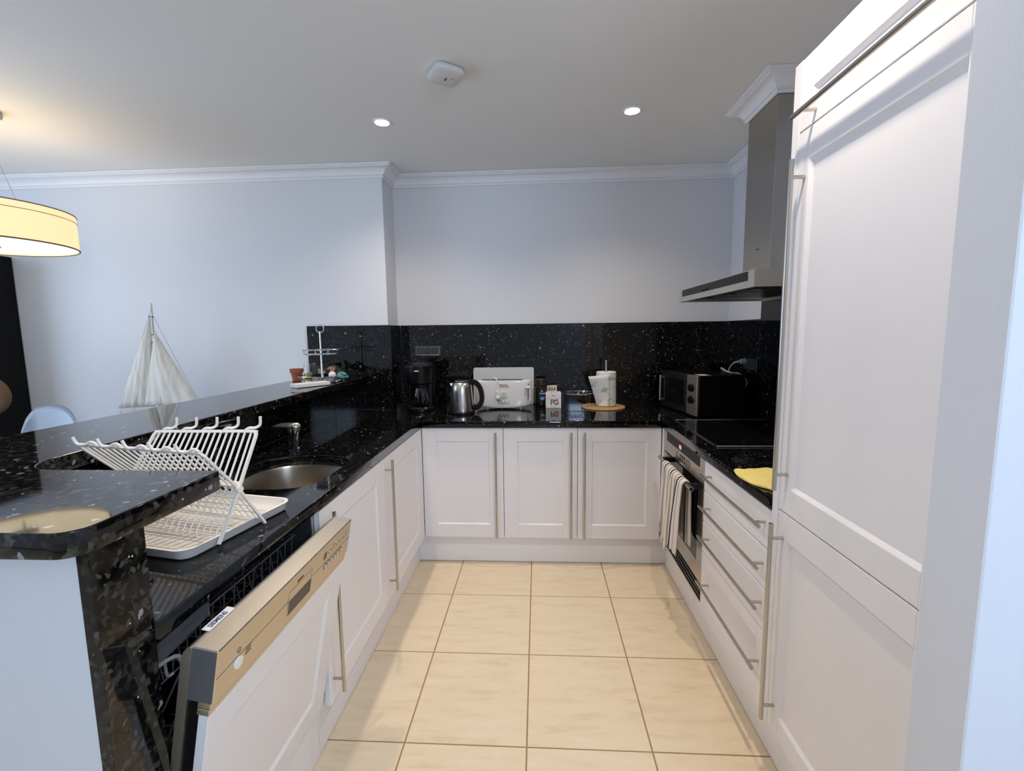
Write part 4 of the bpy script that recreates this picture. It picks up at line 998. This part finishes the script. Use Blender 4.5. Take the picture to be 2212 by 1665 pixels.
# ---------------------------------------------------------------- cake stand and things at the far end of the bar
cs_ = thing('cake_stand', 'two-tier chrome wire cake stand with ring handle on the bar', 'cake stand', (-1.325, 2.75, BZ1))
sx, sy = -1.325, 2.75
def circ(r, z, n=44, ex=1.0): return [(sx + r * cos(2 * pi * k / n), sy + r * sin(2 * pi * k / n) * ex, z) for k in range(n)]
bm = B(); cyl(bm, (sx, sy, BZ1 + 0.020), (sx, sy, 1.435), 0.0075, 0.0065, 14); obj('post', bm, CHROME, cs_)
bm = B(); tube(bm, [(sx + 0.024 * cos(2 * pi * k / 28), sy, 1.452 + 0.024 * sin(2 * pi * k / 28)) for k in range(28)], 0.0030, 7, True); obj('ring_handle', bm, CHROME, cs_)
for z0, rr, nm in ((1.297, 0.110, 'upper_tier'), (BZ1 + 0.010, 0.140, 'lower_tier')):
    bm = B(); tube(bm, circ(rr, z0 + 0.026), 0.0028, 7, True); tube(bm, circ(rr * 0.88, z0), 0.0024, 7, True)
    for k in range(8):
        a_ = 2 * pi * k / 8; d_ = Vector((cos(a_), sin(a_), 0)); o0 = Vector((sx, sy, z0))
        tube(bm, [o0 + d_ * 0.004, o0 + d_ * rr * 0.88, o0 + d_ * rr + Vector((0, 0, 0.026))], 0.0018, 6)
    tube(bm, circ(rr * 0.5, z0), 0.0018, 6, True)
    obj(nm, bm, CHROME, cs_)
bm = B()
for k in range(3): a_ = 2 * pi * k / 3 + 0.4; lathe(bm, [(0, 0), (0.007, 0), (0.008, 0.005), (0, 0.010)], (sx + 0.122 * cos(a_), sy + 0.122 * sin(a_), BZ1 + 0.0006), 10)
obj('feet', bm, CHROME, cs_)

pot = thing('plant_pot', 'small empty terracotta pot at the far end of the bar', 'pot', (-1.510, 2.790, BZ1))
bm = B(); lathe(bm, [(0, 0.0008), (0.026, 0.0008), (0.0325, 0.052), (0.039, 0.052), (0.041, 0.076), (0.0375, 0.076), (0.035, 0.055), (0.026, 0.008), (0, 0.008)], (-1.510, 2.790, BZ1), 32); obj('pot', bm, TERRA, pot)
gj = thing('glass_jar', 'open glass jar with yellow contents behind the terracotta pot', 'jar', (-1.505, 2.95, BZ1))
jp = (-1.505, 2.955, BZ1)
bm = B(); lathe(bm, [(0, 0.0008), (0.038, 0.0008), (0.043, 0.008), (0.043, 0.078), (0.036, 0.088), (0.037, 0.098), (0.0345, 0.098), (0.034, 0.088), (0.041, 0.078), (0.041, 0.008), (0, 0.004)], jp, 28); obj('glass', bm, GLASS, gj)
bm = B(); lathe(bm, [(0, 0.005), (0.0395, 0.005), (0.040, 0.038), (0, 0.040)], jp, 24); obj('contents', bm, YELLOW, gj)
nb = thing('snack_bag', 'black foil bag printed with nuts lying on the cake stand', 'snack bag', (-1.38, 2.83, BZ1 + 0.015))
bm = B(); N_ = 10
def bagp(u, v_, s): # u along, v up
    a_ = Vector((-1.432, 2.815, BZ1 + 0.020)); b_ = Vector((-1.255, 2.850, BZ1 + 0.020))
    p = a_.lerp(b_, u); h = 0.080 * (0.75 + 0.25 * cos(u * 9)) ; pz = p.z + h * v_ + 0.010 * sin(5 * u)
    th_ = 0.022 * (sin(pi * u) ** 0.6) * (sin(pi * v_) ** 0.6) + 0.0008
    return Vector((p.x + 0.010 * v_, p.y + 0.030 * v_ + s * th_ + 0.003 * sin(u * 20 + v_ * 9), pz))
loft(bm, [[bagp(k / N_, j / N_, -1) for k in range(N_ + 1)] + [bagp(k / N_, j / N_, 1) for k in range(N_, -1, -1)] for j in range(N_ + 1)]); bag = obj('bag', bm, FOIL, nb, smooth=180)
rnd = random.Random(3)
for k in range(9):
    u_ = 0.24 + 0.22 * rnd.random(); v_ = 0.12 + 0.72 * rnd.random(); p = bagp(u_, v_, -1.06)
    bm = B(); tube(bm, smooth_path([p + Vector((-0.008, -0.0015, -0.002)), p + Vector((0, -0.002, 0.004)), p + Vector((0.008, -0.0015, -0.002))], 3), 0.0032, 6); obj('printed_nut', bm, NUT if k % 3 else BEIGE, bag)
bm = B(); lathe(bm, [(0, 0), (0.026, 0.0), (0.026, 0.0012), (0, 0.0012)], (0, 0, 0), 20, 1, 0.75); bm.transform(Matrix.Translation(bagp(0.66, 0.62, -1.0) + Vector((0, -0.002, 0))) @ Matrix.Rotation(R(72), 4, 'X')); obj('printed_oval', bm, mat('brown oval print', (0.30, 0.16, 0.09), 0.5), bag)
bl = B(); lathe(bl, [(0.0001, 0)] + [(0.0225 * sin(pi * k / 14), 0.0225 * (1 - cos(pi * k / 14))) for k in range(1, 14)] + [(0.0001, 0.045)], (-1.262, 2.745, BZ1 + 0.0165), 24)
tag(obj('white_ball', bl, mat('white dimpled ball', (0.78, 0.77, 0.78), 0.3)), 'small white ball on the right side of the cake stand', 'ball')
fs_ = thing('fish_ornament', 'flat teal leaf-shaped ornament leaning beside the white ball on the cake stand', 'ornament', (-1.225, 2.80, BZ1))
bm = B(); shape = [(-0.035, 0.004), (-0.032, 0.030), (-0.016, 0.038), (0.006, 0.036), (0.022, 0.026), (0.036, 0.012), (0.042, 0.004), (0.030, 0.001), (0, 0.001)]
ffish = lambda a, b, c: (-1.232 + a, 2.815 + c + b * 0.55, BZ1 + 0.0145 + b)
prism(bm, shape, -0.004, 0.004, ffish, bev=0.0015); fish = obj('body', bm, TEAL, fs_)
bm = B()
for k in range(4): tube(bm, [ffish(-0.015 + k * 0.011, 0.033 - k * 0.005, -0.0045), ffish(-0.004 + k * 0.010, 0.018 - k * 0.003, -0.0045), ffish(0.012 + k * 0.008, 0.008, -0.0045)], 0.0011, 5)
obj('stripe', bm, INK, fish)
nbx = thing('white_box', 'flat white plastic box in front of the cake stand', 'box', (-1.28, 2.49, BZ1), R(56))
bm = B(); box(bm, -0.098, 0.098, -0.052, 0.020, 0.0008, 0.022, 0.002); obj('case', bm, WPLAST, nbx, local=True)
bm = B(); box(bm, -0.0965, 0.0965, -0.0524, -0.0519, 0.001, 0.0035); obj('seam', bm, GREYP, nbx, local=True)

# ---------------------------------------------------------------- dining side
pl_ = thing('pendant_lamp', 'drum pendant lamp with glowing cream fabric shade hanging on the left', 'lamp', (-2.74, 2.20, CEILZ))
lx, ly, lr, z0, z1 = -2.74, 2.20, 0.345, 1.880, 2.055
bm = B(); lathe(bm, [(lr - 0.003, z0), (lr, z0), (lr, z1), (lr - 0.003, z1), (lr - 0.003, z0)], (lx, ly, 0), 72); shd = obj('shade', bm, SHADE, pl_, smooth=40)
GREYTRIM = mat('taupe piping', (0.20, 0.15, 0.10), 0.8)
for z, r_ in ((z0, 0.004), (z1, 0.003), (z1 - 0.034, 0.0016)):
    bm = B(); tube(bm, [(lx + (lr + 0.0005) * cos(2 * pi * k / 72), ly + (lr + 0.0005) * sin(2 * pi * k / 72), z) for k in range(72)], r_, 6, True); obj('piping', bm, GREYTRIM, shd)
bm = B(); lathe(bm, [(0, 0), (lr - 0.006, 0), (lr - 0.006, 0.003), (0, 0.003)], (lx, ly, z0 + 0.010), 64); obj('diffuser', bm, DIFF, pl_)
bm = B(); lathe(bm, [(0, -0.012), (0.05, -0.010), (0.055, -0.006), (0.055, 0.009), (0, 0.009)], (lx, ly, z0), 24); cyl(bm, (lx, ly, z0 - 0.065), (lx, ly, z0 - 0.008), 0.006, seg=10); obj('finial', bm, LIGHTST, pl_)
bm = B(); prism(bm, [(lx + 0.095 * cos(a_) + (0.065 if cos(a_) > 0 else -0.065), ly + 0.0575 * sin(a_)) for a_ in [2 * pi * k / 36 for k in range(36)]], CEILZ - 0.022, CEILZ - 0.0005, bev=0.004); obj('canopy', bm, mat('grey metal canopy', (0.30, 0.34, 0.33), 0.4, 0.4), pl_)
bm = B()
for a_ in (0.05, 2.1, 4.2): cyl(bm, (lx + 0.05 * cos(a_), ly + 0.03 * sin(a_), CEILZ - 0.02), (lx + (lr - 0.02) * cos(a_) * 0.62, ly + (lr - 0.02) * sin(a_) * 0.62, z1 - 0.02), 0.0012, seg=6)
obj('wire', bm, STEEL, pl_)
bm = B()
for a_ in (0.05, 2.1, 4.2): cyl(bm, (lx, ly, z1 - 0.02), (lx + (lr - 0.003) * cos(a_), ly + (lr - 0.003) * sin(a_), z1 - 0.02), 0.002, seg=6)
obj('spider', bm, STEEL, pl_)
ld = bpy.data.lights.new('pendant_bulb', 'POINT'); ld.energy = 0.35; ld.color = (1.0, 0.72, 0.42); ld.shadow_soft_size = 0.06
lo = bpy.data.objects.new('pendant_bulb', ld); COL.objects.link(lo); lo.parent = pl_; lo.location = (0, 0, 1.975 - CEILZ)

# model sailing boat on a sideboard
sbd = thing('sideboard', 'low pale wooden sideboard against the dining wall beneath the model boat', 'sideboard', (-2.5, 2.85, 0))
bm = B(); box(bm, -3.05, -1.85, 2.66, 3.085, 0.08, 0.68, 0.004); obj('carcass', bm, OAK, sbd)
for k in range(3):
    bm = B(); box(bm, -3.045 + k * 0.397, -2.652 + k * 0.397, 2.640, 2.6595, 0.085, 0.675, 0.003); obj('door', bm, OAK, sbd)
for x in (-3.0, -1.9):
    for y in (2.70, 3.05):
        bm = B(); cyl(bm, (x, y, 0.0005), (x, y, 0.08), 0.015, 0.022, 12); obj('leg', bm, OAK, sbd)
bt_ = thing('model_sailboat', 'model sailing boat with cream sails standing beyond the bar', 'model boat', (-2.47, 2.82, 0.681))
bY = 2.82
bm = B(); secs = []
for t_, wd, zk in ((0, 0.004, 0.80), (0.08, 0.030, 0.77), (0.3, 0.062, 0.742), (0.55, 0.070, 0.735), (0.8, 0.055, 0.75), (1.0, 0.034, 0.79)):
    x = -2.06 - 0.72 * t_
    secs.append([(x, bY - wd, 0.845 + 0.02 * (1 - t_) ** 2), (x, bY - wd * 0.85, (0.845 + zk) / 2), (x, bY - wd * 0.3, zk), (x, bY + wd * 0.3, zk), (x, bY + wd * 0.85, (0.845 + zk) / 2), (x, bY + wd, 0.845 + 0.02 * (1 - t_) ** 2)])
loft(bm, secs); obj('hull', bm, mat('varnished hull wood', (0.16, 0.07, 0.03), 0.3), bt_, smooth=50)
bm = B(); box(bm, -2.55, -2.35, bY - 0.05, bY + 0.05, 0.6815, 0.70, 0.003); cyl(bm, (-2.5, bY, 0.70), (-2.5, bY, 0.745), 0.008, seg=10); cyl(bm, (-2.4, bY, 0.70), (-2.4, bY, 0.745), 0.008, seg=10); obj('cradle', bm, OAK, bt_)
POLE = mat('pale spar wood', (0.50, 0.46, 0.40), 0.5)
MT = Vector((-2.445, bY, 1.628)); MBs = Vector((-2.462, bY, 0.845))
bm = B(); cyl(bm, MBs, MT, 0.0055, 0.0035, 10); obj('mast', bm, POLE, bt_)
bm = B(); cyl(bm, (-2.475, bY - 0.004, 0.955), (-2.735, bY - 0.045, 0.948), 0.0035, 0.003, 8); obj('boom', bm, mat('white spar', (0.75, 0.75, 0.74), 0.4), bt_)
def sail(name, A, Bp, Cp, belly, curve=0.0, n=14):
    bm = B(); A, Bp, Cp = Vector(A), Vector(Bp), Vector(Cp); rows = []
    for j in range(n + 1):
        t = j / n; l = A.lerp(Bp, t); r = A.lerp(Cp, t)
        rows.append([l.lerp(r, k / n) + Vector((0, -belly * sin(pi * k / n) * sin(pi * min(1, t * 0.9 + 0.1)) + 0.006 * t * sin(k * 1.9), 0)) for k in range(n + 1)])
    loft(bm, rows, caps=False, closed=False)
    o = obj(name, bm, SAIL, bt_, smooth=180); m = o.modifiers.new('thick', 'SOLIDIFY'); m.thickness = 0.0015; return o
sail('main_sail', (-2.450, bY - 0.010, 1.548), (-2.700, bY - 0.045, 0.962), (-2.480, bY - 0.012, 0.968), 0.020)
sail('jib_sail', (-2.430, bY - 0.012, 1.455), (-2.505, bY - 0.060, 0.985), (-2.175, bY - 0.012, 0.965), 0.028)
bm = B()
for a_, b_ in (((-2.440, bY, 1.545), (-2.150, bY, 0.90)), ((-2.447, bY, 1.60), (-2.76, bY, 0.86)), ((-2.435, bY - 0.012, 1.40), (-2.395, bY - 0.06, 0.86)), ((-2.55, bY - 0.05, 1.06), (-2.62, bY - 0.06, 0.85))): cyl(bm, a_, b_, 0.0011, seg=5)
obj('rigging', bm, mat('rigging thread', (0.35, 0.30, 0.24), 0.8), bt_)
bm = B()
for p in ((-2.455, 1.545), (-2.433, 1.542), (-2.446, 1.43), (-2.452, 1.38), (-2.446, 1.27)): box(bm, p[0] - 0.006, p[0] + 0.006, bY - 0.018, bY - 0.008, p[1] - 0.003, p[1] + 0.003, 0.001)
obj('cleat', bm, mat('dark fitting', (0.08, 0.05, 0.03), 0.4), bt_)

# clear acrylic chair
gc = thing('acrylic_chair', 'clear acrylic chair with rounded back, seen over the bar', 'chair', (-2.93, 2.35, 0), R(0))
def chair_back(u, v_):
    a_ = u * 1.18
    return Vector((-2.93 + 0.225 * sin(a_) / sin(1.18) * (1 - 0.10 * (1 - v_)), 2.56 + 0.06 * cos(a_) - 0.06 + 0.05 * v_, 0.46 + v_))
bm = B(); rows = []; nn = 16
for j in range(nn + 1):
    row = []
    for k in range(nn + 1):
        u = -1 + 2 * k / nn; hmax = 0.555 * math.sqrt(max(0.0, 1 - (abs(u) * 0.97) ** 2.6)); row.append(chair_back(u, hmax * j / nn))
    rows.append(row)
loft(bm, rows, caps=False, closed=False); o = obj('backrest', bm, ACRYL, gc, smooth=180); m = o.modifiers.new('thick', 'SOLIDIFY'); m.thickness = 0.010
bm = B(); prism(bm, rrect(-3.145, -2.715, 2.15, 2.575, 0.06), 0.445, 0.457, bev=0.003); obj('seat', bm, ACRYL, gc)
for x in (-3.11, -2.75):
    for y in (2.185, 2.545):
        bm = B(); cyl(bm, (x * 1.004 - 0.0, y, 0.0005), (x, y, 0.4445), 0.014, 0.020, 12); obj('leg', bm, ACRYL, gc)
for s in (-1, 1):
    bm = B(); tube(bm, smooth_path([(-2.93 + s * 0.215, 2.53, 0.80), (-2.93 + s * 0.240, 2.40, 0.70), (-2.93 + s * 0.235, 2.25, 0.66), (-2.93 + s * 0.205, 2.20, 0.455)], 5), 0.012, 8); obj('armrest', bm, ACRYL, gc)

# tall black cabinet and the brown chair in front of it
tc = thing('tall_cabinet', 'tall black cabinet standing against the dining wall at the left edge', 'cabinet', (-4.0, 2.9, 0))
bm = B(); box(bm, -4.28, -3.665, 2.72, 3.088, 0.06, 1.98, 0.003); obj('carcass', bm, DARKWOOD, tc)
for k in range(2):
    bm = B(); box(bm, -4.275 + k * 0.306, -3.972 + k * 0.306, 2.70, 2.7195, 0.07, 1.975, 0.002); d = obj('door', bm, DARKWOOD, tc)
    bm = B(); cyl(bm, (-3.99 + k * 0.04, 2.685, 1.0), (-3.99 + k * 0.04, 2.685, 1.2), 0.006, seg=8); obj('handle', bm, STEEL, d)
bm = B(); box(bm, -4.26, -3.68, 2.74, 3.08, 0.0005, 0.06); obj('base', bm, DARKWOOD, tc)
bc = thing('brown_chair', 'brown upholstered chair with rounded back, mostly cut off at the left edge', 'chair', (-3.395, 2.40, 0))
bm = B(); prof = []
for j in range(13):
    a_ = -pi / 2 + pi * j / 12; prof.append((0.19 * cos(a_), 0.055 * cos(a_) ** 0.6, 1.070 + 0.130 * sin(a_)))
loft(bm, [[(-3.395 + rx * cos(2 * pi * k / 28), 2.595 + ry * sin(2 * pi * k / 28), z) for k in range(28)] for rx, ry, z in [(max(a, .004), max(b, .004), c) for a, b, c in prof]]); obj('backrest', bm, BROWNF, bc, smooth=60)
bm = B(); prism(bm, rrect(-3.60, -3.195, 2.16, 2.58, 0.06), 0.42, 0.50, bev=0.02, seg=3); obj('seat', bm, BROWNF, bc)
bm = B()
for x in (-3.46, -3.33): cyl(bm, (x, 2.565, 0.45), (x, 2.595, 1.00), 0.012, seg=10)
obj('back_post', bm, DARKWOOD, bc)
for x in (-3.56, -3.235):
    for y in (2.20, 2.54): bm = B(); cyl(bm, (x, y, 0.0005), (x, y, 0.43), 0.014, 0.019, 10); obj('leg', bm, DARKWOOD, bc)

# ---------------------------------------------------------------- ceiling fittings
def downlight(x, y, label):
    t = thing('downlight', label, 'downlight', (x, y, CEILZ), 0, 'recessed ceiling downlights')
    bm = B(); lathe(bm, [(0.036, -0.0005), (0.047, -0.0005), (0.046, -0.005), (0.038, -0.006), (0.034, -0.003), (0.036, -0.0005)], (x, y, CEILZ), 32); obj('trim_ring', bm, TRIM, t)
    bm = B(); lathe(bm, [(0, -0.0015), (0.0355, -0.0015), (0.0355, -0.003), (0, -0.003)], (x, y, CEILZ), 28); obj('lens', bm, BULB, t)
    d = bpy.data.lights.new('downlight_lamp', 'SPOT'); d.energy = SPOT_POWER; d.color = SPOT_COLOR; d.spot_size = R(135); d.spot_blend = 1.0; d.shadow_soft_size = 0.022
    o = bpy.data.objects.new('downlight_lamp', d); COL.objects.link(o); o.parent = t; o.location = (0, 0, -0.012)
    return t
downlight(-0.798, 2.475, 'recessed downlight above the left worktop, cooler white, left of the two')
downlight(0.476, 2.456, 'recessed downlight above the right back cabinet, warm white, right of the two')
downlight(-0.798, 1.10, 'recessed downlight over the near end of the bar, out of frame overhead')
downlight(0.476, 1.10, 'recessed downlight in front of the fridge cabinet, out of frame overhead')

sd = thing('ceiling_detector', 'square white detector with rounded corners fixed to the ceiling', 'detector', (-0.378, 2.035, CEILZ), R(35))
bm = B()
loft(bm, [[(x, y, z) for x, y in rrect(-h, h, -h, h, h * 0.42, 6)] for h, z in ((0.052, -0.0005), (0.060, -0.006), (0.066, -0.022), (0.066, -0.028), (0.058, -0.034), (0.02, -0.036))]); obj('housing', bm, mat('white detector plastic', (0.70, 0.685, 0.68), 0.45), sd, local=True, smooth=40)
bm = B(); box(bm, -0.003, 0.003, -0.010, 0.012, -0.0372, -0.0355); box(bm, 0.022, 0.027, -0.016, -0.012, -0.0365, -0.0345); obj('indicator', bm, GREYP, sd, local=True)
